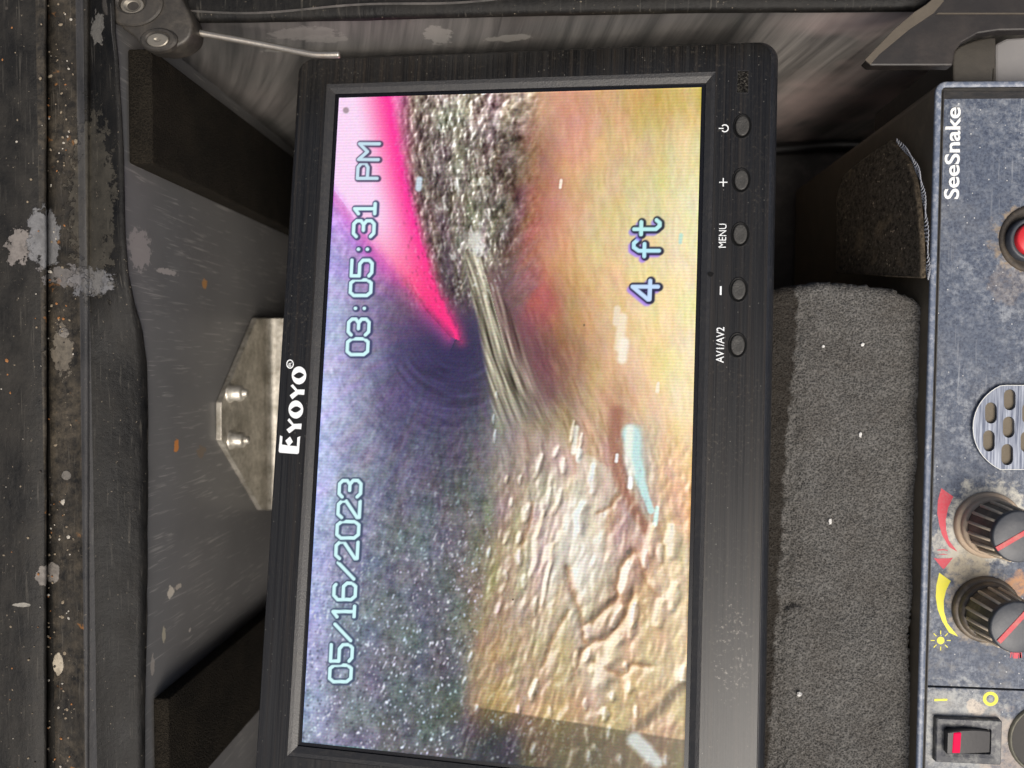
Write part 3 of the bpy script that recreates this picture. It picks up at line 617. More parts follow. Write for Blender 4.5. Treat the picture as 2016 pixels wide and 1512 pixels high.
# chipped notch on the inner edge
nc = Mp(1399, 540); prism('chipped_edge', [(nc[0] + .95 * math.cos(t) * (1 + .2 * math.sin(3 * t)), nc[1] + .8 * math.sin(t)) for t in np.linspace(0, 2 * math.pi, 12)[:-1]], ZB - .1, ZB + .05, WELL, mon)
ox, oy, s = 520, 680, 6.3
E = [(180, 1312), (192, 1330), (412, 1348), (431, 1335), (448, 1128), (413, 1141), (407, 1251), (316, 1243), (357, 1195), (322, 1130), (263, 1182), (295, 1240), (221, 1229), (228, 1131), (198, 1115)]
Y1 = [(312, 903), (367, 974), (466, 970), (459, 1040), (383, 1035), (312, 1091), (277, 1044), (347, 993), (289, 930)]
Y2 = [(357, 482), (412, 547), (503, 548), (497, 613), (420, 608), (350, 669), (318, 620), (388, 567), (327, 500)]
def lens(cx, cy, a, h, dy):                     # pointed counter of the letter O
    top = [(cx - a + 2 * a * k / 12, cy - h * math.sin(math.pi * k / 12) + dy * (k / 12 - .5)) for k in range(13)]
    bot = [(cx + a - 2 * a * k / 12, cy + h * math.sin(math.pi * k / 12) - dy * (k / 12 - .5)) for k in range(1, 12)]
    return top + bot
filled('brand_letter', [Ml(E, ox, oy, s)], ZL, .03, WHITE, mon)
filled('brand_letter', [Ml(Y1, ox, oy, s)], ZL, .03, WHITE, mon)
filled('brand_letter', [Ml(ell(394, 795, 91, 112), ox, oy, s), Ml(lens(394, 794, 67, 38, -14), ox, oy, s)], ZL, .03, WHITE, mon)
filled('brand_letter', [Ml(Y2, ox, oy, s)], ZL, .03, WHITE, mon)
filled('brand_letter', [Ml(ell(433, 372, 90, 111), ox, oy, s), Ml(lens(431, 372, 67, 38, -14), ox, oy, s)], ZL, .03, WHITE, mon)
filled('registered_mark', [Ml(ell(322, 232, 46, 57), ox, oy, s), Ml(ell(322, 232, 34, 43), ox, oy, s)], ZL, .03, WHITE, mon)
lettering('registered_letter', 'R', Mp(520 + 338 / 6.3, 680 + 262 / 6.3, ZL), Mp(520 + 340 / 6.3, 680 + 204 / 6.3, ZL), 1.15, ZL, WHITE, mon, 0.01)

# ------------------------------------------------------------------ EQUIPMENT CASE
XL = at(290, 800, 0)[0]                          # inner face of the left wall
YT = at(800, 40, 0)[1]                           # inner face of the top wall
ZF = -158.0
YBOT = at(800, 1512, ZF)[1] - 20
XR = 300.0
case = thing('equipment_case', 'dirty black equipment case with worn scuffed rims holding the monitor', 'case', None, (0, 0, ZF))
def L(p): return loc(case, p)
M = Mat('scuffed_dark_wall')
n1 = M.noise(30, 4, 0.6); n2 = M.noise(1, 4, 0.6, vec=M.map(scale=(60, 220, 30)))
c = M.mix(n1, (0.135, 0.132, 0.130), (0.225, 0.220, 0.215))
sc = M.ramp(M.noise(1, 2, 0.5, vec=M.map(scale=(30, 1400, 60), rot=(0.5, 0, 0))), (0.70, 0), (0.76, 1))
c = M.mix(M.math('MULTIPLY', sc, M.math('MULTIPLY', M.ramp(n2, (.5, 0), (.7, 1)), .5)), c, (0.24, 0.23, 0.22))
M_wall = M
def wl(u, v): return L(hit_x(u, v, XL))
for (u, v, ry, rz, colr, sd0, a) in ((275, 490, 7, 8, (0.22, 0.20, 0.19), 1, .8), (330, 535, 1.2, 9, (0.26, 0.235, 0.22), 2, .9), (405, 560, 2.2, 2.6, (0.30, 0.15, 0.05), 3, .9), (347, 878, 2.6, 1.7, (0.42, 0.16, 0.04), 4, 1),
                               (395, 890, 2.5, 4, (0.16, 0.10, 0.05), 6, .5), (335, 1165, 2.2, 2.6, (0.40, 0.36, 0.30), 5, 1), (350, 1155, 1, 3, (0.34, 0.30, 0.25), 8, .8), (322, 1250, 2.6, 1.4, (0.3, .27, .2), 9, .8), (300, 1310, 3.5, 1.5, (0.26, .23, .20), 11, .7), (372, 1240, 1, 1, (0.34, .31, .28), 12, .9)):
    p = wl(u, v); m = M.spot(tuple(p), (50, ry, rz), 0.55, 420, .85, 1.0, sd0); c = M.mix(M.math('MULTIPLY', m, a), c, tuple(min(.75, q * 1.75) for q in colr))
for k, (fi, al, an) in enumerate(((900, 40, 1.3), (800, 50, .9), (700, 22, .05), (1000, 60, 1.8))):
    c = M.mix(M.math('MULTIPLY', M.scratches(fi, al, an, 'X', .63, .68, k * 2.3), .5), c, (.42, .40, .37))
fl = M.ramp(M.noise(700, 3, 0.7), (0.70, 0), (0.735, 1)); c = M.mix(M.math('MULTIPLY', fl, .35), c, (0.32, 0.29, 0.25))
M.set(color=c, rough=M.math('ADD', M.math('MULTIPLY', n1, .25), .28), spec=.5); M.bump(n2, .15, .3)
WALL = M.m
EDGE = [(-90, 222), (60, 226), (110, 232), (300, 243), (420, 245), (480, 247), (540, 252), (600, 265), (650, 280), (720, 289), (830, 291), (1000, 290), (1200, 289), (1400, 285), (1610, 284)]
_e = [hit_x(float(np.interp(v, *zip(*EDGE))), v, XL + 1.2) for v in range(-200, 1700, 20)]
_ey = np.array([p[1] for p in _e])[::-1]; _ez = np.array([p[2] for p in _e])[::-1]
def gfn_left(a, b):
    y = YBOT + (YT - YBOT) * b; zt = float(np.interp(y, _ey, _ez)) - .2; z = zt + (ZF - zt) * a
    return L((XL + 0.6 * math.sin(y / 37) * math.sin(z / 41), y, z))
grid('left_wall', 30, 120, gfn_left, WALL, case)
# top wall: sheet metal, swirled reflections painted into its colour
M = Mat('worn_sheet_metal')
pa_, pb_ = hit_y(1800, 50, YT), hit_y(1530, 155, YT); dd = (pb_ - pa_) / np.linalg.norm(pb_ - pa_); nn = np.array([-dd[2], 0, dd[0]])
uu = M.dot(tuple(dd)); vv_ = M.math('ADD', M.dot(tuple(nn)), M.math('MULTIPLY', M.math('MULTIPLY', uu, uu), 1.6))
s1 = M.noise(1, 6, 0.68, vec=M.xyz(M.math('MULTIPLY', uu, 9.0), M.math('MULTIPLY', vv_, 230.0)), dist=0.35)
s3 = M.noise(1, 3, 0.5, vec=M.xyz(M.math('MULTIPLY', uu, 5.0), M.math('MULTIPLY', vv_, 50.0)), dist=0.3)
s2 = M.noise(26, 3, 0.5)
sx_ = M.t.nodes.new('ShaderNodeSeparateXYZ'); M.put(sx_.inputs[0], M.coord()); sxp = sx_.outputs[0]
c = M.mix(M.ramp(M.math('ADD', M.math('MULTIPLY', s1, .6), M.math('MULTIPLY', s3, .4)), (.36, 0), (.64, 1)), (0.085, 0.082, 0.078), (0.50, 0.465, 0.43))
pk = M.ramp(s2, (.45, 0), (.7, 1)); xr = at(1500, 100, -60)[0] * MM
grad = M.math('MULTIPLY', M.math('SUBTRACT', sxp, xr - .012), 30.0, True)
c = M.mix(M.math('MULTIPLY', pk, M.math('ADD', M.math('MULTIPLY', grad, .75), .15)), c, (0.80, 0.63, 0.58))  # pink reflected light tinted in, stronger to the right
c = M.mix(M.math('SUBTRACT', .55, grad, True), c, (0.075, 0.077, 0.075))
for (u, v, rx, rz, sd0) in ((600, 62, 13, 6, 1), (640, 75, 9, 4, 4), (555, 100, 8, 2.2, 7), (1000, 75, 8, 3, 9), (860, 60, 5, 8, 12)):
    p = L(hit_y(u, v, YT)); m = M.spot(tuple(p), (rx, 50, rz), .5, 320, .85, 1.0, sd0); c = M.mix(M.math('MULTIPLY', m, .7), c, (0.38, .36, .33))
fl = M.ramp(M.noise(600, 4, 0.7), (0.66, 0), (0.71, 1)); c = M.mix(M.math('MULTIPLY', fl, .3), c, (0.25, 0.17, 0.10))
rgh = M.math('ADD', M.math('MULTIPLY', s1, .25), .22)
M.set(color=c, rough=rgh, metal=.2); M.bump(s1, .25, .4); METAL = M.m
def gfn_top(a, b):
    x = XL - 4 + (XR - XL) * a; z = 14 + (ZF - 14) * b
    return L((x, YT + 1.2 * math.sin(x / 33 + z / 30) + 0.7 * math.sin(x / 11 - z / 19), z))
grid('top_wall', 110, 40, gfn_top, METAL, case)
# floor of the case
FLOORM = simple('dusty_case_floor', (0.035, 0.031, 0.028), 0.6, grain=.3, gs=300, dust=.6, dustc=(.16, .14, .12), dscale=120)
box('case_floor', L((XL - 6, YBOT - 5, ZF - 3)), L((XR + 5, YT + 5, ZF)), FLOORM, case)
box('bottom_wall', L((XL - 6, YBOT - 5, ZF)), L((XR + 5, YBOT, -8)), WALL, case, bevel=.8)
box('right_wall', L((XR, YBOT, ZF)), L((XR + 5, YT + 5, -8)), WALL, case, bevel=.8)
def rim_mat(name='black_rim_with_grime', k=1.0):
    M = Mat(name)
    n = M.noise(1, 5, 0.65, vec=M.map(scale=(90, 60, 90))); st = M.noise(1, 4, 0.6, vec=M.map(scale=(420, 60, 200), rot=(0, 0, .35)))
    c = M.mix(M.ramp(n, (.35, 0), (.72, 1)), (0.006 * k, 0.0058 * k, 0.0055 * k), (0.026 * k, 0.0235 * k, 0.020 * k))
    c = M.mix(M.math('MULTIPLY', M.ramp(st, (.5, 0), (.75, 1)), .10), c, (0.075 * (.4 + .6 * k), 0.067 * (.4 + .6 * k), 0.056 * (.4 + .6 * k)))
    chips = []
    # grime lying in the channel
    sx = M.t.nodes.new('ShaderNodeSeparateXYZ'); M.put(sx.inputs[0], M.coord())
    x0, x1 = at(97, 750, 11)[0] * MM, at(163, 750, 11)[0] * MM
    inch = M.math('MULTIPLY', M.math('GREATER_THAN', sx.outputs[0], x0), M.math('LESS_THAN', sx.outputs[0], x1))
    g = M.noise(260, 6, .72); g2 = M.noise(45, 3, .5)
    gm = M.math('MULTIPLY', M.math('MULTIPLY', M.ramp(g, (.38, 0), (.66, 1)), M.ramp(g2, (.3, .25), (.65, 1))), inch)
    c = M.mix(M.math('MULTIPLY', gm, .62), c, (0.110, 0.090, 0.064))
    rust = M.math('MULTIPLY', M.ramp(M.noise(170, 3, .6, vec=M.map(off=(2, 4, 0))), (.66, 0), (.74, 1)), inch)
    c = M.mix(M.math('MULTIPLY', rust, .7), c, (0.30, 0.13, 0.035))
    for (u, v, rx, ry, sd0, wb, a, colr) in ((58, 490, 4.2, 6, 1, .75, .9, (0.20, 0.18, 0.165)), (98, 470, 4.5, 10, 2, .45, 1, (0.15, 0.15, 0.153)), (185, 555, 8.5, 4.5, 3, .6, .9, (0.14, 0.14, 0.145)), (140, 545, 8, 3.6, 5, .6, .7, (.16, .15, .145)),
                                  (105, 1126, 3.0, 3.6, 6, .25, .8, (0.22, .20, .18)), (118, 1305, 2.0, 4, 8, .2, 1, (0.40, .35, .27)), (210, 68, 3.2, 5, 9, .6, .5, (.22, .21, .19)), (128, 690, 4, 8, 11, .6, .5, (.20, .175, .14)),
                                  (130, 655, 1.8, 1.8, 12, .15, .6, (.20, .185, .17)), (135, 935, 1.7, 1.7, 13, .2, .6, (.20, .185, .165)), (62, 1182, 3.2, .8, 14, .3, .7, (.34, .32, .28)), (192, 405, 9, 30, 17, .5, .35, (.10, .09, .07))):
        p = L(at(u, v, 10)); m = M.spot((p[0], p[1], p[2]), (rx, ry, 40), wb, 330, .90, 1.0, sd0); chips.append(m); m = M.math('MULTIPLY', m, M.ramp(g, (.3, .45), (.55, 1))); c = M.mix(M.math('MULTIPLY', m, a), c, colr)
    for k, (fi, al, an) in enumerate(((1100, 45, .5), (1000, 60, -.4), (1200, 40, 1.4), (900, 30, .1))):
        c = M.mix(M.math('MULTIPLY', M.scratches(fi, al, an, 'Z', .66, .71, k * 3.1), .18), c, (.17, .155, .13))
    xr0, xr1 = at(158, 750, 12)[0] * MM, at(176, 750, 12)[0] * MM
    rid = M.math('MULTIPLY', M.math('GREATER_THAN', sx.outputs[0], xr0), M.math('LESS_THAN', sx.outputs[0], xr1))
    c = M.mix(M.math('MULTIPLY', rid, M.math('ADD', M.math('MULTIPLY', n, .5), .15)), c, (.072, .072, .076))  # highlight along the ridge painted as a lighter strip
    fl = M.ramp(M.noise(800, 3, .7), (.685, 0), (.725, 1)); c = M.mix(M.math('MULTIPLY', fl, .5), c, (.36, .30, .22))
    M.set(color=c, rough=M.math('ADD', M.math('MULTIPLY', n, .3), .40), spec=.22)
    hgt = M.math('ADD', M.math('MULTIPLY', n, .3), M.math('ADD', M.math('MULTIPLY', g, .7), M.math('MULTIPLY', st, .35)))
    for m in chips: hgt = M.math('ADD', hgt, M.math('MULTIPLY', m, .8))
    M.bump(hgt, .75, .6)
    return M.m
RIM = rim_mat(); TOPRIM = rim_mat('black_top_rim', .45); TRIM = rim_mat('black_trim', .40)
# left rim: three strips lofted along y
def rim_strip(name, prof, nseg=90, smooth=True, mat=RIM):
    """prof(v) -> list of world points across the strip at photo row v"""
    rows = [[tuple(L(p)) for p in prof(v)] for v in np.linspace(-90, 1610, nseg)]
    return loft(name, rows, mat, case, closed=False, cap1=False, smooth=smooth)
def wob(v, k, s=1.0): return s * (fbm(np.array(v / 45.0), np.array(k * 7.3), 400 + k, 3) - .5)
def prof_outer(v):
    d = float(wob(v, 1, 3)); e = float(wob(v, 8, 5))
    return [at(-60, v, 15.5), at(-20, v, 15.5 + e * .2), at(40, v, 15.2 + d * .15), at(84 + d, v, 14.8), at(90 + d, v, 14.3), at(92 + d, v, 13.0), at(92 + d, v, 10)]
def prof_mid(v):
    d = float(wob(v, 2, 5)); g = float(wob(v * 3, 3, 1.4))
    return [at(90, v, 9.5), at(97, v, 11.0 + g * .3), at(115, v, 11.2 + g), at(135, v, 11.3 - g), at(156 + d * .3, v, 11.6), at(163 + d * .3, v, 12.3), at(168 + d * .3, v, 12.6), at(173 + d * .3, v, 12.2), at(177 + d * .3, v, 10.8), at(178 + d * .3, v, 8.5)]
def prof_face(v):
    xe = float(np.interp(v, [a for a, b in EDGE], [b for a, b in EDGE])) + float(wob(v, 4, 2.5))
    lo = hit_x(xe, v, XL + 1.2); hi = at(175, v, 11.2)
    out = [hi]
    for k in (.12, .35, .6, .85):
        p = hi * (1 - k) + lo * k; p = p + np.array([0, 0, float(wob(v * .6 + k * 300, 5, .5)) + .9 * math.sin(math.pi * k)]); out.append(p)
    return out + [lo, lo + np.array([-.3, 0, -1.0]), lo + np.array([-1.4, 0, -1.4])]
rim_strip('outer_rim', prof_outer); rim_strip('rim_channel', prof_mid); rim_strip('rim_trim', prof_face, mat=TRIM)
# top rim bar
edge = [(330, 48), (390, 46), (660, 42), (1000, 33), (1320, 27), (1560, 25), (1760, 24)]
pts = [at(u, v, 6)[:2] for u, v in edge]; far = [at(u, -90, 6)[:2] for u in (1760, 330)]
def topbar(u):
    v = float(np.interp(u, [a for a, b in edge], [b for a, b in edge])) + float(wob(u, 6, 2)); 
    return [at(u, -110, 13), at(u, v - 30, 12.6), at(u, v - 14, 12.2), at(u, v - 5, 11.4), at(u, v, 9.4), at(u, v, 5), at(u, v - 6, 3)]
rows = [[tuple(L(p)) for p in topbar(u)] for u in np.linspace(310, 2100, 70)]
loft('top_rim', rows, TOPRIM, case, closed=False, cap1=False, smooth=True)
# corner casting with two rivets
CAST = simple('grimy_corner_metal', (0.035, 0.031, 0.026), 0.5, metal=.2, grain=.6, gs=300, dust=.7, dustc=(.13, .11, .085), dscale=200)
RIVET = simple('rivet_metal', (0.22, 0.20, 0.165), 0.45, metal=.6, grain=.3, gs=500, dust=.5, dustc=(.15, .12, .09), dscale=400)
def Wz(pts, z): return [tuple(L(at(u, v, z))[:2]) for u, v in pts]
zc = 158 + 17
co_out = bez([(190, -60), (200, 0), (216, 26), (238, 52), (262, 70), (280, 90), (318, 97), (352, 90), (374, 72), (378, 46), (370, 20), (356, -10), (350, -60)], 4)
prism('corner_casting', Wz(co_out, 17), zc - 9, zc, CAST, case, bevel=1.0, seg=3, smooth=True)
def turned(name, u, v, prof, mat, parent=case, n=40, z0=zc, tilt=.72):
    c = L(at(u, v, z0 - 158)); rings = []
    for r, h in prof: rings.append([(c[0] + r * math.cos(2 * math.pi * k / n), c[1] + tilt * r * math.sin(2 * math.pi * k / n), z0 + h) for k in range(n)])
    return loft(name, rings, mat, parent, cap0=False, cap1=True, smooth=False)
turned('washer', 262, 8, [(10, -1), (10, .5), (9.4, 1.0), (5.2, 1.3), (4.4, .8), (4.1, -.2)], CAST)
turned('rivet', 262, 12, [(3.9, .2), (3.7, .6), (2.9, .65), (2.2, .1), (1.0, -.3), (.3, -.3)], RIVET)
turned('rivet_collar', 314, 80, [(6.3, -1), (6.1, .6), (5.4, 1.2), (4.2, 1.3), (3.7, .9)], CAST, tilt=.6)
turned('rivet', 314, 82, [(3.6, .6), (3.5, 1.3), (3.1, 1.5), (1.2, 1.5), (.6, 1.2), (.2, 1.2)], RIVET, tilt=.6)
# galvanised bracket on the left wall with two bolts
M = Mat('galvanised_steel'); n1 = M.noise(110, 6, .7); n2 = M.noise(420, 4, .7)
c = M.mix(M.ramp(n1, (.38, 0), (.66, 1)), (0.38, 0.355, 0.30), (0.74, 0.70, 0.62)); c = M.mix(M.math('MULTIPLY', M.ramp(n2, (.48, 0), (.70, 1)), .6), c, (.20, .165, .11))
M.set(color=c, rough=M.math('ADD', M.math('MULTIPLY', n1, .3), .28), metal=.65); GALV = M.m
XB = XL + 2.6
bp = [hit_x(u, v, XB) for u, v in ((436, 792), (436, 866), (516, 1004), (527, 1004), (531, 626), (506, 626))]
bm = bmesh.new(); vv = [bm.verts.new(tuple(L(p) * MM)) for p in bp]; f = bm.faces.new(vv)
r = bmesh.ops.extrude_face_region(bm, geom=[f])
for e_ in r['geom']:
    if isinstance(e_, bmesh.types.BMVert): e_.co.x -= 2.4 * MM
br = finish('wall_bracket', bm, GALV, case, bevel=.35, seg=2)
zfl = hit_x(529, 800, XB)[2]
a0 = L(hit_x(530, 1003, XB)); a1 = L(hit_x(530, 628, XB))
rows = []
for y in np.linspace(a0[1], a1[1], 8):
    rows.append([(XB + 14 * 0 + dx, y, zfl + 158 + dz) for dx, dz in ((0.1, 4), (.5, 1.6), (1.6, .5), (4, 0), (30, 0))])
loft('bracket_foot', rows, GALV, br, closed=False, cap1=False, smooth=True)
def bolt(u, v, ln, r):
    c = L(hit_x(u, v, XB)); rings = []
    for rr, h in ((r * 1.25, 0), (r * 1.2, .8), (r, 1.0), (r, ln - 1.2), (r * .9, ln - .5), (r * .62, ln - .3), (r * .55, ln), (r * .5, ln + 1.4), (r * .4, ln + 1.8)):
        rings.append([(c[0] + h, c[1] + rr * math.cos(2 * math.pi * k / 24), c[2] + rr * math.sin(2 * math.pi * k / 24)) for k in range(24)])
    return loft('bolt', rings, GALV, br, cap1=True, smooth=True)
bolt(452, 774, 6.2, 3.3); bolt(455, 866, 6.2, 3.3)
# grit in the rim channel
GRITM = [simple('grit_tan', (.20, .16, .11), .9), simple('grit_rust', (.26, .11, .035), .9), simple('grit_pale', (.36, .33, .28), .8), simple('grit_dark', (.03, .025, .02), .8)]
bm = bmesh.new()
for k in range(420):
    v = rng.uniform(-20, 1540)
    if rng.random() < .72: u, zz = rng.gauss(132, 20), 11.3
    elif rng.random() < .5: u, zz = rng.uniform(94, 102), 11.0
    else: u, zz = rng.uniform(0, 88), 15.3
    if zz < 12: u = min(160, max(95, u))
    clump = float(vnoise(np.array(u / 40), np.array(v / 70), 77))
    if zz < 12 and rng.random() > clump * 1.5: continue
    r_ = rng.uniform(.16, .5) * (1.5 if rng.random() < .1 else 1)
    p = L(at(u, v, zz)); mtx = Matrix.Translation(Vector(p) * MM) @ Matrix.Rotation(rng.uniform(0, 6), 4, 'Z') @ Matrix.Diagonal((r_ * MM * rng.uniform(.7, 1.4), r_ * MM * rng.uniform(.7, 1.4), r_ * MM * .6, 1))
    nb = len(bm.faces); bmesh.ops.create_icosphere(bm, subdivisions=1, radius=1, matrix=mtx); bm.faces.ensure_lookup_table()
    mi = rng.choice([0, 0, 0, 1, 2, 3]); 
    for f in bm.faces[nb:]: f.material_index = mi
me = bpy.data.meshes.new('dirt_grit'); bm.to_mesh(me); bm.free()
go = link('dirt_grit', me, GRITM, case); go['kind'] = 'stuff'

# prop rod
rod = thing('metal_rod', 'thin bent bright metal rod reaching from the corner casting to the monitor top', 'rod', None, at(380, 62, 9))
ROD = simple('zinc_rod', (0.42, 0.385, 0.33), .33, metal=.8, grain=.15, gs=800, dust=.5, dustc=(.20, .12, .07), dscale=260)
path = bez([at(352, 56, 12), at(382, 63, 11), at(450, 75, 10), at(540, 92, 9), at(600, 104, 9), at(622, 107.5, 9), at(645, 108, 9), at(669, 107.5, 9)], 6)
tube('rod_shaft', [loc(rod, p) for p in path], 1.1, ROD, rod, 14)

# black foam blocks on the left wall
def foam_block(name, label, u0, u1, v0, v1, z_top, zb=ZF):
    p0 = at(u0, v1, z_top); p1 = at(u1, v0, z_top)
    t = thing(name, label, 'foam block', None, (XL + 3, (p0[1] + p1[1]) / 2, zb + .5), 'black foam blocks')
    lo = loc(t, (XL + .9, p0[1], zb + .5)); hi = loc(t, (p1[0], p1[1], z_top))
    bm = bmesh.new()
    nx, ny, nz = 4, 14, 24
    o = box('foam_body', lo, hi, DARKFOAM, t, bevel=.8, seg=3, smooth=True)
    return t
foam_block('foam_block', 'black foam block in the upper corner of the left wall, below the rivets', 253, 298, 95, 322, 11.5)
foam_block('foam_block', 'black foam block on the left wall near the bottom edge, below the steel bracket', 288, 331, 1376, 1600, 0.5)

# top right: hinge flap, taupe block, grey cover
FLAPM = simple('dusty_dark_flap', (0.012, 0.0095, 0.0085), .5, grain=.35, gs=200, dust=.6, dustc=(.075, .058, .046), dscale=120)
FLAPE = simple('dusty_flap_edge', (0.085, 0.07, 0.052), .8, grain=.5, gs=600, dust=.5, dustc=(.18, .15, .11), dscale=300)
fo = [(1703, 120), (1714, 129), (1876, 129), (1881, 100), (1893, 84), (1925, 66), (1965, 60), (2090, 58), (2090, -60), (1870, -60), (1836, 8), (1812, 22)]
flap = thing('hinge_flap', 'dark dusty hinge flap jutting down from the top rim at upper right', 'flap', None, at(1800, 60, 15))
prism('flap_plate', [tuple(loc(flap, at(u, v, 17))[:2]) for u, v in fo], -2.2, 2.0, FLAPM, flap, bevel=.5)
eo = [(1702, 118), (1713, 128), (1730, 108), (1790, 58), (1838, 26), (1858, 2), (1843, -8), (1822, 10), (1800, 24), (1760, 58)]
prism('worn_edge', [tuple(loc(flap, at(u, v, 17))[:2]) for u, v in eo], 2.0, 2.35, FLAPE, flap, bevel=.15)
prism('flap_crease', [tuple(loc(flap, at(u, v, 17))[:2]) for u, v in ((1846, 26), (2090, 26), (2090, 28.5), (1842, 28.5))], 2.0, 2.3, FLAPE, flap)
tb = thing('spacer_block', 'taupe rounded block standing between the hinge flap and the blue control unit', 'block', None, at(1920, 120, -14))
TAUPE = simple('taupe_plastic', (0.040, 0.035, 0.028), .6, grain=.2, dust=.4, dustc=(.11, .095, .075), dscale=250)
bo = bez([(1877, 175), (1877, 112), (1886, 94), (1912, 82), (1945, 74), (1961, 74)], 4) + [np.array((1961, 175))]
prism('block_body', [tuple(loc(tb, at(u, v, -6))[:2]) for u, v in bo], -60, 8, TAUPE, tb, bevel=.5)
gc = thing('grey_cover', 'pale grey cover behind the control unit at the right edge', 'cover', None, at(2000, 120, -14))
GREYC = simple('pale_grey_plastic', (0.19, 0.185, 0.185), .5, grain=.1, dust=.5, dustc=(.30, .28, .26), dscale=150)
prism('cover_body', [tuple(loc(gc, at(u, v, -8))[:2]) for u, v in ((1963, 180), (1963, 84), (1985, 73), (2090, 66), (2090, 180))], -60, 5, GREYC, gc, bevel=.8)
prism('cover_clip', [tuple(loc(gc, at(u, v, -3))[:2]) for u, v in ((1961, 175), (1966, 175), (1967, 127), (1963, 127))], 5, 8, simple('pale_clip', (.5, .42, .28), .5), gc, bevel=.2)

# ------------------------------------------------------------------ CONTROL UNIT
q0, q1 = at(1843, 160, 2), at(1805, 1512, 2); dy = (q0 - q1); dy[2] = 0; dy /= np.linalg.norm(dy)
RU = np.array([[dy[1], dy[0], 0], [-dy[0], dy[1], 0], [0, 0, 1.0]])
unit = thing('control_unit', 'blue grey control unit with knobs, speaker grille and lit rocker switch', 'control unit', RU, at(1843, 160, 2))
def up(u, v, z=-8.0): return on_plane(unit, u, v, z)
ZP = -8.0                                       # face plate, 8 mm below the rim
Hh = 250.0; Wd = 120.0
M = Mat('dusty_blue_enamel')
n1 = M.noise(420, 6, .75); n2 = M.noise(38, 4, .6); n3 = M.noise(1100, 4, .75)
c = M.mix(M.ramp(n3, (.33, 0), (.68, 1)), (0.022, 0.032, 0.060), (0.102, 0.125, 0.172))
dm = M.math('MULTIPLY', M.ramp(n1, (.46, 0), (.70, 1)), M.ramp(n2, (.36, .10), (.66, 1)))
c = M.mix(M.math('MULTIPLY', dm, .72), c, (0.46, 0.485, 0.51))
for k, (fi, al, an) in enumerate(((1000, 50, .3), (1100, 60, -.5), (900, 40, 1.5))):
    c = M.mix(M.math('MULTIPLY', M.scratches(fi, al, an, 'Z', .66, .71, k * 2.9), .20), c, (.50, .52, .54))
low = M.t.nodes.new('ShaderNodeSeparateXYZ'); M.put(low.inputs[0], M.coord())
tanm = M.ramp(M.noise(60, 5, .65, vec=M.map(off=(1, 2, 3))), (.5, 0), (.68, 1)); bot = M.ramp(M.math('MULTIPLY', low.outputs[1], -4.0), (.55, 0.12), (.75, 1))
c = M.mix(M.math('MULTIPLY', M.math('MULTIPLY', tanm, bot), .6), c, (0.36, 0.33, 0.27))
for (u, v, r_, a, colr, sd0) in ((1944, 1030, 14.5, .85, (.52, .50, .43), 1), (1938, 1199, 13.0, .65, (.36, .30, .22), 3), (1905, 1110, 8, .75, (.44, .38, .27), 5), (1866, 1070, 6, .6, (.52, .5, .44), 6), (2036, 470, 13.2, .7, (.30, .22, .13), 7), (1985, 560, 7, .15, (.35, .24, .13), 9), (2010, 1150, 5, .9, (.42, .22, .11), 10), (1921, 1394, 3, .9, (.60, .48, .36), 12), (1890, 1440, 17, .45, (.5, .5, .46), 14), (1985, 1470, 12, .6, (.40, .33, .27), 15)):
    p = up(u, v); m = M.spot(tuple(p), (r_, r_, 60), .35, 260, .80, 1.05, sd0); m = M.math('MULTIPLY', m, M.ramp(n1, (.36, .30), (.56, 1)))
    c = M.mix(M.math('MULTIPLY', m, min(1, a * 1.15)), c, colr)
sp = M.ramp(M.voro(330), (.05, 1), (.085, 0)); c = M.mix(M.math('MULTIPLY', sp, .8), c, (.62, .62, .60))
M.set(color=c, rough=M.math('ADD', M.math('MULTIPLY', n1, .3), .42), spec=.4); M.bump(n3, .25, .2); ENAMEL = M.m
RIMB = simple('worn_blue_rim', (0.11, 0.135, 0.19), .42, grain=.3, gs=900, dust=1.0, dustc=(.60, .61, .62), dscale=520)
SIDE = simple('grimy_dark_side', (0.125, 0.098, 0.064), .45, grain=.4, gs=250, dust=.6, dustc=(.32, .25, .16), dscale=90)
# housing: outer side, rim and inner recess in one open box
def rr4(i): return rrect(i, Wd - i, -Hh + i, -i, max(.3, 3.2 - i), 5)
loft('housing', [z3(rr4(0), -156), z3(rr4(0), -1.0)], SIDE, unit, cap0=True, cap1=False)
loft('housing_rim', [z3(rr4(0), -1.0), z3(rr4(.0), -.3), z3(rr4(.35), 0), z3(rr4(1.5), 0), z3(rr4(1.85), -.3)], RIMB, unit, cap1=False, smooth=True)
GROOVE = simple('dark_groove', (.012, .011, .010), .6, dust=.5, dustc=(.12, .10, .07), dscale=300)
loft('rim_groove', [z3(rr4(1.85), -.28), z3(rr4(2.05), -.9), z3(rr4(2.5), -.95), z3(rr4(2.6), -.6), z3(rr4(2.95), -.6), z3(rr4(3.0), -1.2)], GROOVE, unit, cap1=False)
INNER = simple('recess_side', (0.030, 0.028, 0.026), .6, grain=.4, dust=.8, dustc=(.16, .13, .10), dscale=200)
loft('recess_wall', [z3(rr4(3.0), -1.1), z3(rr4(3.05), ZP - 1.6), z3(rr4(8), ZP - 1.7)], INNER, unit, cap1=True)
ysp = up(1880, 1353.5)[1]; xl = up(1858, 700)[0]; ytp = up(1900, 187)[1]
xl = 2.9
fp = [(xl, ytp), (Wd - 4, ytp), (Wd - 4, ysp + .35)] + [(xl + 2.2 - 2.2 * math.sin(t), ysp + .35 + 2.2 - 2.2 * math.cos(t)) for t in np.linspace(0, math.pi / 2, 7)]
prism('face_plate', fp, ZP - 1.2, ZP, ENAMEL, unit, bevel=.18)
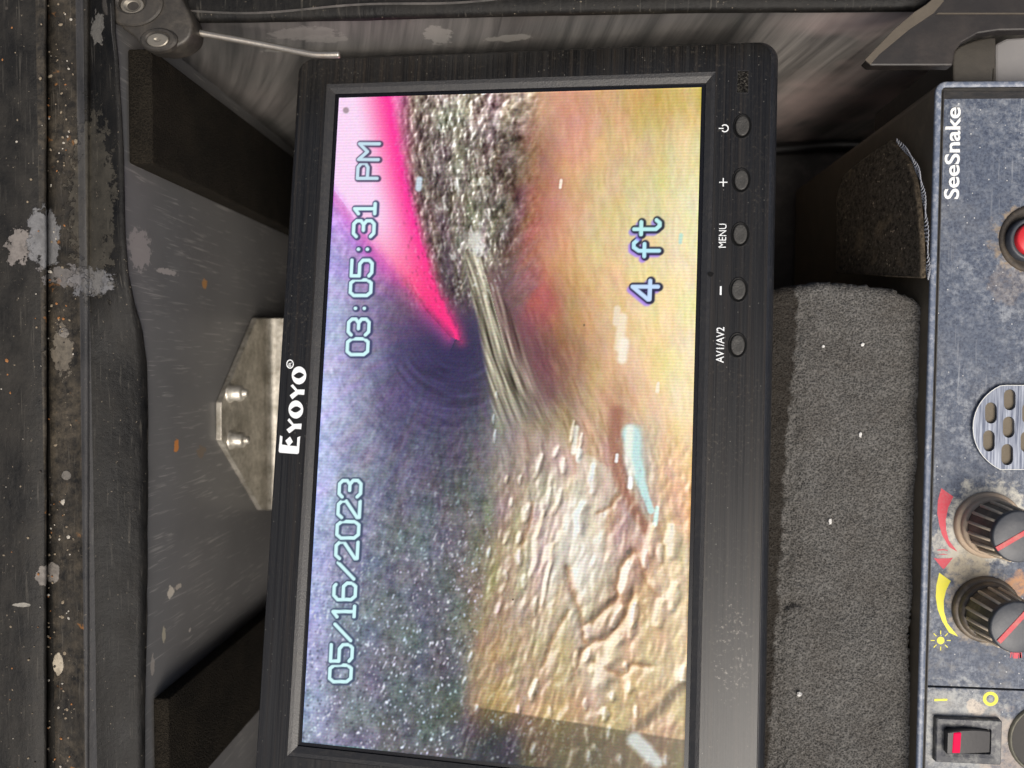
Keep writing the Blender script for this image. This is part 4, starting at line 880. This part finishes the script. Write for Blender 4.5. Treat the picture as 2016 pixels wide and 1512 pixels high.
prism('switch_plate', [(xl - .4, ysp - .35), (Wd - 4, ysp - .35), (Wd - 4, -Hh + 4), (xl - .4, -Hh + 4)], ZP - 1.5, ZP - .25, ENAMEL, unit, bevel=.18)
ZT = ZP + 0.03
def ul(pts, ox, oy, s, z=ZT): return [tuple(up(ox + p[0] / s, oy + p[1] / s, z)[:2]) for p in pts]
lettering('front_lettering', 'SeeSnake', up(1886.8, 392, ZT), up(1890.3, 210, ZT), 4.75, ZT, WHITE, unit, 0.034)
lettering('trade_mark', 'TM', up(1890.5, 208, ZT), up(1890.6, 203, ZT), .8, ZT, WHITE, unit, 0.0)
YS = [(190, 765), (278, 828), (242, 900), (224, 980), (227, 1060), (252, 1150), (335, 1253), (265, 1222), (212, 1135), (178, 1045), (163, 950), (168, 860)]
RS = [(205, 120), (298, 185), (258, 270), (240, 360), (243, 440), (264, 520), (330, 606), (268, 572), (213, 480), (190, 400), (175, 310), (180, 215)]
filled('volume_wedge', [ul(RS, 1800, 930, 3.875)], ZT, .03, RED, unit)
filled('brightness_wedge', [ul(YS, 1800, 930, 3.875)], ZT, .03, YELLOW, unit)
sun_loops = [ul(ell(201, 1282, 29, 29, 20), 1800, 930, 3.875)]
for k in range(8):
    t = math.pi * k / 4; c_, s_ = math.cos(t), math.sin(t); r0, r1, h = 46, 76, 3.4
    sun_loops.append(ul([(201 + r0 * c_ - h * s_, 1282 + r0 * s_ + h * c_), (201 + r1 * c_ - h * s_, 1282 + r1 * s_ + h * c_), (201 + r1 * c_ + h * s_, 1282 + r1 * s_ - h * c_), (201 + r0 * c_ + h * s_, 1282 + r0 * s_ - h * c_)], 1800, 930, 3.875))
filled('sun_symbol', sun_loops, ZT, .03, YELLOW, unit)
filled('arrow_symbol', [ul([(148, 652), (182, 658), (222, 655), (260, 656), (296, 650), (240, 722), (222, 738), (205, 722)], 1800, 930, 3.875),
                        ul([(172, 596), (180, 590), (222, 584), (252, 592), (258, 600), (222, 594)], 1800, 930, 3.875), ul([(178, 628), (222, 620), (264, 630), (222, 628)], 1800, 930, 3.875)], ZT, .03, RED, unit)
tas = [ul([(735, 1352), (800, 1352), (815, 1372), (795, 1385), (790, 1420), (775, 1435), (762, 1420), (755, 1385), (738, 1372)], 1800, 930, 3.875)]
for k, dx in enumerate((-38, -22, 24, 40)): tas.append(ul([(775 + dx - 3, 1370), (775 + dx + 3, 1370), (775 + dx * 1.1 + 3, 1425 - abs(dx) * .3), (775 + dx * 1.1 - 3, 1425 - abs(dx) * .3)], 1800, 930, 3.875))
filled('colour_symbol', tas, ZT, .03, RED, unit)
# knobs
KNOB = simple('ribbed_black_knob', (0.095, 0.077, 0.057), .5, grain=.3, dust=1.0, dustc=(.34, .26, .17), dscale=200)
KDUST = simple('dust_caked_plastic', (0.44, 0.34, 0.245), .85, grain=.6, gs=500, dust=.9, dustc=(.62, .52, .41), dscale=170)
KRIB = simple('dusty_rib', (0.56, 0.46, 0.34), .8, grain=.4, gs=700, dust=.6, dustc=(.26, .22, .17), dscale=500)
KCAP = simple('smooth_knob_cap', (0.045, 0.050, 0.060), .45, grain=.15, gs=900, dust=.6, dustc=(.16, .155, .15), dscale=160)
POINT = simple('worn_red_pointer', (0.52, 0.045, 0.06), .5, dust=1.0, dustc=(.36, .28, .20), dscale=350)
def knob(ub, vb, pa, pb, dusty):
    c = up(ub, vb); cx, cy = c[0], c[1]
    def rg(prof, n=40): return [z3(ell(cx, cy, r, r, n), ZP + h) for r, h in prof]
    sk = loft('knob', rg([(10.9, 0), (10.9, 1.2), (10.5, 1.9), (9.9, 2.0), (9.6, 2.0), (9.6, 2.6), (9.5, 3.6), (9.0, 4.1), (8.7, 4.2)]), KDUST if dusty else KNOB, unit, cap1=True, smooth=True)
    loft('knob_body', rg([(8.35, 4.2), (8.2, 9), (7.75, 17.4), (7.5, 18.0)]), KNOB, sk, cap1=True, smooth=True)
    loft('knob_cap', rg([(7.95, 17.2), (8.0, 18.3), (7.85, 18.8), (7.5, 19.0), (3.5, 19.15), (.3, 19.2)]), KCAP, sk, cap1=True, smooth=True)
    for k in range(16):
        t = 2 * math.pi * (k + .5) / 16; c_, s_ = math.cos(t), math.sin(t); rings = []
        for r, h, wd in ((8.4, 4.3, .2), (8.85, 5.2, .55), (8.75, 9, .55), (8.2, 17.3, .5)):
            rings.append([(cx + (r - .9) * c_ - wd * s_, cy + (r - .9) * s_ + wd * c_, ZP + h), (cx + r * c_ - wd * .8 * s_, cy + r * s_ + wd * .8 * c_, ZP + h), (cx + (r + .18) * c_, cy + (r + .18) * s_, ZP + h),
                          (cx + r * c_ + wd * .8 * s_, cy + r * s_ - wd * .8 * c_, ZP + h), (cx + (r - .9) * c_ + wd * s_, cy + (r - .9) * s_ - wd * c_, ZP + h)])
        loft('knob_rib', rings, KRIB, sk, cap0=True, cap1=True, smooth=True)
    a = up(*pa, ZP + 19.15)[:2]; b = up(*pb, ZP + 19.15)[:2]
    d = (b - a); ln = np.linalg.norm(d); d /= ln; e = np.array([-d[1], d[0]]) * .78
    mid = np.array([cx, cy]); b = a + d * 13.5
    prism('pointer_line', [a + e, a - e, b - e, b + e], ZP + 18.7, ZP + 19.32, POINT, sk, bevel=.12)
knob(1944, 1033, (1962, 1081), (2017, 1049), True)
knob(1940, 1199, (1966, 1264), (2017, 1209), False)
# speaker grille with real slots over a dusty mesh
M = Mat('brushed_grille'); st = M.noise(1, 3, .6, vec=M.map(scale=(1500, 60, 300))); c = M.mix(M.ramp(st, (.35, 0), (.7, 1)), (0.06, 0.075, 0.12), (0.34, 0.37, 0.43))
M.set(color=c, rough=.36, metal=.35); M.bump(st, .2, .15); GRILLE = M.m
gpx = ell(2010, 842, 95, 92, 56); gpx = [(u, max(v, 758)) for u, v in gpx]; gpx = [(u, min(v, 925)) for u, v in gpx]
def slot(u, v): # stadium in photo pixels, tall
    hw, hh = 11.5, 21; out = []
    for k in range(9): t = math.pi * k / 8; out.append((u + hw * math.cos(t), v - (hh - hw) - hw * math.sin(t)))
    for k in range(9): t = math.pi + math.pi * k / 8; out.append((u + hw * math.cos(t), v + (hh - hw) - hw * math.sin(t)))
    return out
ZG = ZP + 1.3
slots = [(1951, 813), (1947, 868), (1988, 787), (1986, 841), (1983, 895), (2024, 814), (2021, 870), (2060, 787), (2058, 841), (2056, 895)]
gl_loops = [[tuple(up(u, v, ZG)[:2]) for u, v in gpx]] + [[tuple(up(u, v, ZG)[:2]) for u, v in slot(*s_)] for s_ in slots]
gr = filled('speaker_grille', gl_loops, ZP + .15, 1.15, GRILLE, unit)
cen = up(2010, 842); 
DUSTM = simple('dusty_speaker_mesh', (0.16, 0.135, 0.10), .95, grain=.8, gs=500, dust=.6, dustc=(.05, .04, .03), dscale=130)
prism('dust_bed', [tuple(up(u, v)[:2]) for u, v in ell(2010, 842, 84, 78, 30)], ZP + .01, ZP + .06, DUSTM, gr)
LIP = simple('bright_plate_edge', (.62, .63, .60), .4, dust=.4, dscale=600)
lip_o = [tuple(up(u, v, ZG)[:2]) for u, v in gpx]; cg = np.mean(np.array(lip_o), 0)
lip_i = [tuple(np.array(p) * .985 + cg * .015) for p in lip_o]
filled('grille_edge', [lip_o, lip_i], ZG, .05, LIP, gr)
# red push button in a round well
bc = up(2036, 470); bc2 = up(2034, 470, ZP + 4); 
def uring(prof, c, n=36): return [z3(ell(c[0], c[1], r, r, n), ZP + h) for r, h in prof]
WELLM = simple('dusty_button_well', (0.035, 0.028, 0.022), .7, grain=.4, dust=.9, dustc=(.22, .165, .10), dscale=160)
bw = loft('push_button', uring([(11.2, .02), (11.0, .5), (10.2, .7), (9.3, .5), (8.8, .1)], bc), WELLM, unit, cap1=True, smooth=True)
loft('button_collar', uring([(6.9, .1), (6.9, 3.0), (6.5, 3.4), (5.6, 3.4), (5.4, 2.6)], bc2), KCAP, bw, cap1=True, smooth=True)
loft('button_face', uring([(5.3, 2.5), (5.2, 4.2), (4.7, 4.7), (1, 4.9)], bc2), simple('red_button', (.62, .025, .035), .4), bw, cap1=True, smooth=True)
dc = up(2001, 488, ZP + 1.0)
bm = bmesh.new(); bmesh.ops.create_icosphere(bm, subdivisions=2, radius=1, matrix=Matrix.Translation((dc[0] * MM, dc[1] * MM, (ZP + .8) * MM)) @ Matrix.Diagonal((1.1 * MM, 1.2 * MM, .6 * MM, 1)))
finish('white_dab', bm, simple('cream_dab', (.62, .57, .42), .6), bw, smooth=True)
# on/off marks
filled('on_mark', [[tuple(up(u, v, ZT)[:2]) for u, v in ((1840, 1376.5), (1864, 1376), (1867, 1378.5), (1864, 1380.5), (1840, 1381))]], ZP - .22, .03, YELLOW, unit)
filled('off_mark', [[tuple(up(u, v, ZT)[:2]) for u, v in ell(1950.8, 1376.4, 15.2, 14.2, 30)], [tuple(up(u, v, ZT)[:2]) for u, v in ell(1950.8, 1376.4, 8.4, 8.0, 24)]], ZP - .22, .03, YELLOW, unit)
# rocker switch
SWF = simple('dusty_switch_frame', (0.035, 0.038, 0.048), .5, grain=.3, dust=1.0, dustc=(.42, .42, .38), dscale=330)
so_ = [up(u, v)[:2] for u, v in ((1839, 1411), (1969, 1411), (1965, 1496), (1835, 1501))]
x0, x1 = (so_[0][0] + so_[3][0]) / 2, (so_[1][0] + so_[2][0]) / 2; y1, y0 = (so_[0][1] + so_[1][1]) / 2, (so_[2][1] + so_[3][1]) / 2
def rc(i, z): return z3(rrect(x0 + i, x1 - i, y0 + i, y1 - i, .5, 3), z)
sw = loft('rocker_switch', [rc(0, ZP - .2), rc(.1, ZP + 1.6), rc(.4, ZP + 1.9), rc(2.0, ZP + 1.7), rc(3.2, ZP + 1.4), rc(3.5, ZP + 0.2)], SWF, unit, cap1=True)
ROCK = simple('black_rocker', (0.040, 0.038, 0.038), .45, grain=.12, gs=900, dust=.2, dustc=(.12, .11, .1), dscale=300)
rx0, ry1 = up(1866, 1437, ZP + 4)[:2]; rx1, ry0 = up(1954, 1488, ZP + 4)[:2]
rows = []
for k in range(13):
    t = k / 12; x = rx0 + (rx1 - rx0) * t; bend = 1.5 * (2 * t - 1) ** 2
    h = ZP + 4.2 - 2.2 * t ** 1.3 - .0
    rows.append([(x, ry0, ZP + .3), (x, ry0, h - .3), (x, ry0 + .3, h), (x, ry1 - .3 - bend * .5, h), (x, ry1 - bend * .5, h - .3), (x, ry1 - bend * .5, ZP + .3)])
loft('rocker', rows, ROCK, sw, cap0=True, cap1=True)
LAMP = Mat('lit_red_lamp'); LAMP.set(color=(.20, .002, .02), rough=.6, spec=.1, emit=lin((240, 6, 78)), power=.8 / 2 ** EXPO)
lp = [tuple(up(u, v, ZP + 4.1)[:2]) for u, v in ((1877.5, 1443), (1892.5, 1442.5), (1890, 1482.5), (1874.5, 1482.5))]
prism('indicator_lamp', lp, ZP + 2.5, ZP + 4.32, LAMP.m, sw, bevel=.25)
# round socket at the lower right edge
sc_ = up(2058, 1456)
sk = loft('round_socket', uring([(11.9, -.2), (11.6, .7), (11.2, .8), (10.9, .5), (10.8, -.1)], sc_), simple('socket_ring', (.10, .095, .07), .6, dust=.8, dustc=(.3, .28, .2), dscale=200), unit, cap1=False, smooth=True)
loft('socket_hole', uring([(10.8, -.1), (9.5, -.16), (2, -.18)], sc_), simple('socket_dark', (.012, .010, .008), .6, dust=.4, dustc=(.06, .045, .03), dscale=150), sk, cap1=True, smooth=True)

# worn carpet patch on the unit's dark side, with a frayed hem
patch = thing('carpet_patch', 'dirty brown carpet patch with a frayed hem on the dark side of the control unit', 'patch', RU, unit.location / MM)
def sp_(u, v, x=-.4):
    p = on_x(patch, u, v, x)
    for _ in range(4): p = on_x(patch, u, v, x + .22 * min(0, p[2]))
    return p
hem = [(1762, 276), (1782, 298), (1798, 322), (1808, 350), (1815, 385), (1819, 425), (1822, 470), (1824, 520), (1824, 548)]
outl = [(1655, 385), (1668, 345), (1700, 318), (1735, 292)] + hem + [(1760, 545), (1700, 540), (1654, 538)]
P3 = [sp_(u, v) for u, v in outl]
CARP = Mat('dirty_carpet'); n1 = CARP.noise(700, 5, .75); n2 = CARP.noise(70, 4, .6)
c = CARP.mix(CARP.ramp(n1, (.35, 0), (.7, 1)), (0.022, 0.018, 0.013), (0.17, 0.135, 0.095)); c = CARP.mix(CARP.math('MULTIPLY', CARP.ramp(n2, (.58, 0), (.7, 1)), .45), c, (.30, .22, .13))
fl = CARP.ramp(CARP.noise(620, 2, .6), (.69, 0), (.72, 1)); c = CARP.mix(fl, c, (.46, .36, .24)); CARP.set(color=c, rough=.95, spec=.1); CARP.bump(n1, .9, .8)
bm = bmesh.new(); vv = [bm.verts.new(tuple(p * MM)) for p in P3]; f = bm.faces.new(vv); r = bmesh.ops.extrude_face_region(bm, geom=[f])
for e_ in r['geom']:
    if isinstance(e_, bmesh.types.BMVert): e_.co.x -= 1.8 * MM
finish('carpet_pile', bm, CARP.m, patch, bevel=.5)
# hem: looping grey thread
HEM = simple('grey_thread', (.30, .31, .34), .8)
hp = bez([sp_(u + 3, v, -2.0) for u, v in hem], 10); th = []
for i, p in enumerate(hp):
    for k in range(4):
        a = (i + k / 4) * 3.9; q = p if i + 1 >= len(hp) else p + (hp[i + 1] - p) * k / 4
        th.append(q + np.array([-.3 * math.sin(a * .9), .55 * math.cos(a), .9 * math.sin(a)]))
tube('frayed_hem', th, .17, HEM, patch, 5)

# black cable behind the monitor
cab = thing('black_cable', 'black cable lying on the case floor between the monitor and the control unit', 'cable', None, at(1560, 300, ZF + 4))
cp_ = bez([at(1420, 330, ZF + 5), at(1500, 300, ZF + 5), at(1560, 292, ZF + 5), at(1650, 286, ZF + 5), at(1760, 290, ZF + 5)], 8)
tube('cable_sheath', [loc(cab, p) for p in cp_], 3.0, simple('cable_rubber', (.012, .011, .011), .45), cab, 12)

# ------------------------------------------------------------------ grey foam pad with a torn step along the monitor
pad = thing('foam_pad', 'dusty grey open-cell foam pad wedged between the monitor and the control unit', 'foam pad', None, at(1670, 1000, -40))
RB = [(540, 1818), (575, 1812), (600, 1821), (640, 1824), (800, 1820), (950, 1817), (1060, 1813), (1130, 1808), (1180, 1800), (1250, 1791), (1310, 1794), (1390, 1799), (1512, 1802), (1620, 1800)]
STEP = [(540, 1580), (620, 1588), (700, 1572), (760, 1566), (900, 1568), (1000, 1566), (1080, 1560), (1160, 1550), (1190, 1548), (1240, 1545), (1300, 1538), (1400, 1538), (1620, 1538)]
TOPE = [(1440, 578), (1520, 567), (1560, 560), (1620, 553), (1700, 558), (1760, 568), (1795, 582), (1815, 600), (1830, 640)]
ZPAD = -5.0
def padv(a, b):
    v0 = 550 + (1625 - 550) * b; u = 1445 + (np.interp(v0, *zip(*RB)) - 1445) * a
    vt = float(np.interp(u, *zip(*TOPE))); v = max(v0, vt) if b < .2 else v0
    v = vt + (1625 - vt) * b
    u = 1445 + (float(np.interp(v, *zip(*RB))) - 1445) * a
    su = float(np.interp(v, *zip(*STEP))) + float(fbm(np.array(v / 34), np.array(3.3), 500, 3) - .5) * 26 - (26 * math.exp(-((v - 1186) / 11) ** 2) * -.7)
    step = 1 / (1 + math.exp(-(u - su) / 7.0))
    z = ZPAD - 2.4 * (1 - step)
    er = min((1 - a) * 60, b * 60, 1.0) ; z -= 3.5 * (1 - min(1, er)) ** 2
    z += float(fbm(np.array(u / 6), np.array(v / 6), 520, 3) - .5) * 1.5 + float(fbm(np.array(u / 90), np.array(v / 90), 540, 2) - .5) * 2.5
    p = at(u, v, z); 
    j = float(vnoise(np.array(u / 3.), np.array(v / 3.), 560) - .5)
    if b < .004 or a > .985: p = p + np.array([j * 1.6, j * 1.2, -8 if (b == 0 or a == 1) else 0])
    return loc(pad, p)
top = grid('pad_top', 110, 300, padv, FOAM, pad, True)
bx0 = loc(pad, at(1445, 1625, -12)); 
polyp = [tuple(loc(pad, at(u, v, -12))[:2]) for u, v in ([(1445, 1625), (1445, 590), (1520, 572), (1620, 560), (1700, 565), (1785, 590), (1810, 620)] + [(x - 8, y) for y, x in RB[4:]])]
prism('pad_body', polyp, -100, -14 - (-40) - 5, FOAM, pad)

# lint and crumbs
LINT = simple('white_lint', (.62, .61, .58), .9)
def crumb(u, v, r, label, sx=1.0):
    p = at(u, v, ZPAD + .8); t = bpy.data.objects.new
    bm = bmesh.new(); bmesh.ops.create_icosphere(bm, subdivisions=2, radius=1)
    for q in bm.verts:
        k = 1 + (rng.random() - .5) * .7; q.co = Vector((q.co.x * r * k * MM, q.co.y * r * sx * k * MM, q.co.z * r * .6 * k * MM))
    o = finish('lint_crumb', bm, LINT, None, smooth=False); o.location = Vector(p) * MM
    o['label'] = label; o['category'] = 'crumb'; o['group'] = 'white crumbs on the foam pad'
crumb(1698, 678, .62, 'white crumb on the foam pad nearest the pad top')
crumb(1621, 682, .4, 'small faint crumb on the upper pad beside the monitor edge')
crumb(1694, 856, .45, 'beige crumb in the middle of the foam pad', 1.8)
crumb(1634, 1027, .5, 'elongated white crumb on the foam pad beside the upper knob', 2.0)
crumb(1574, 1367, .85, 'largest white crumb near the bottom of the foam pad by the monitor', .8)
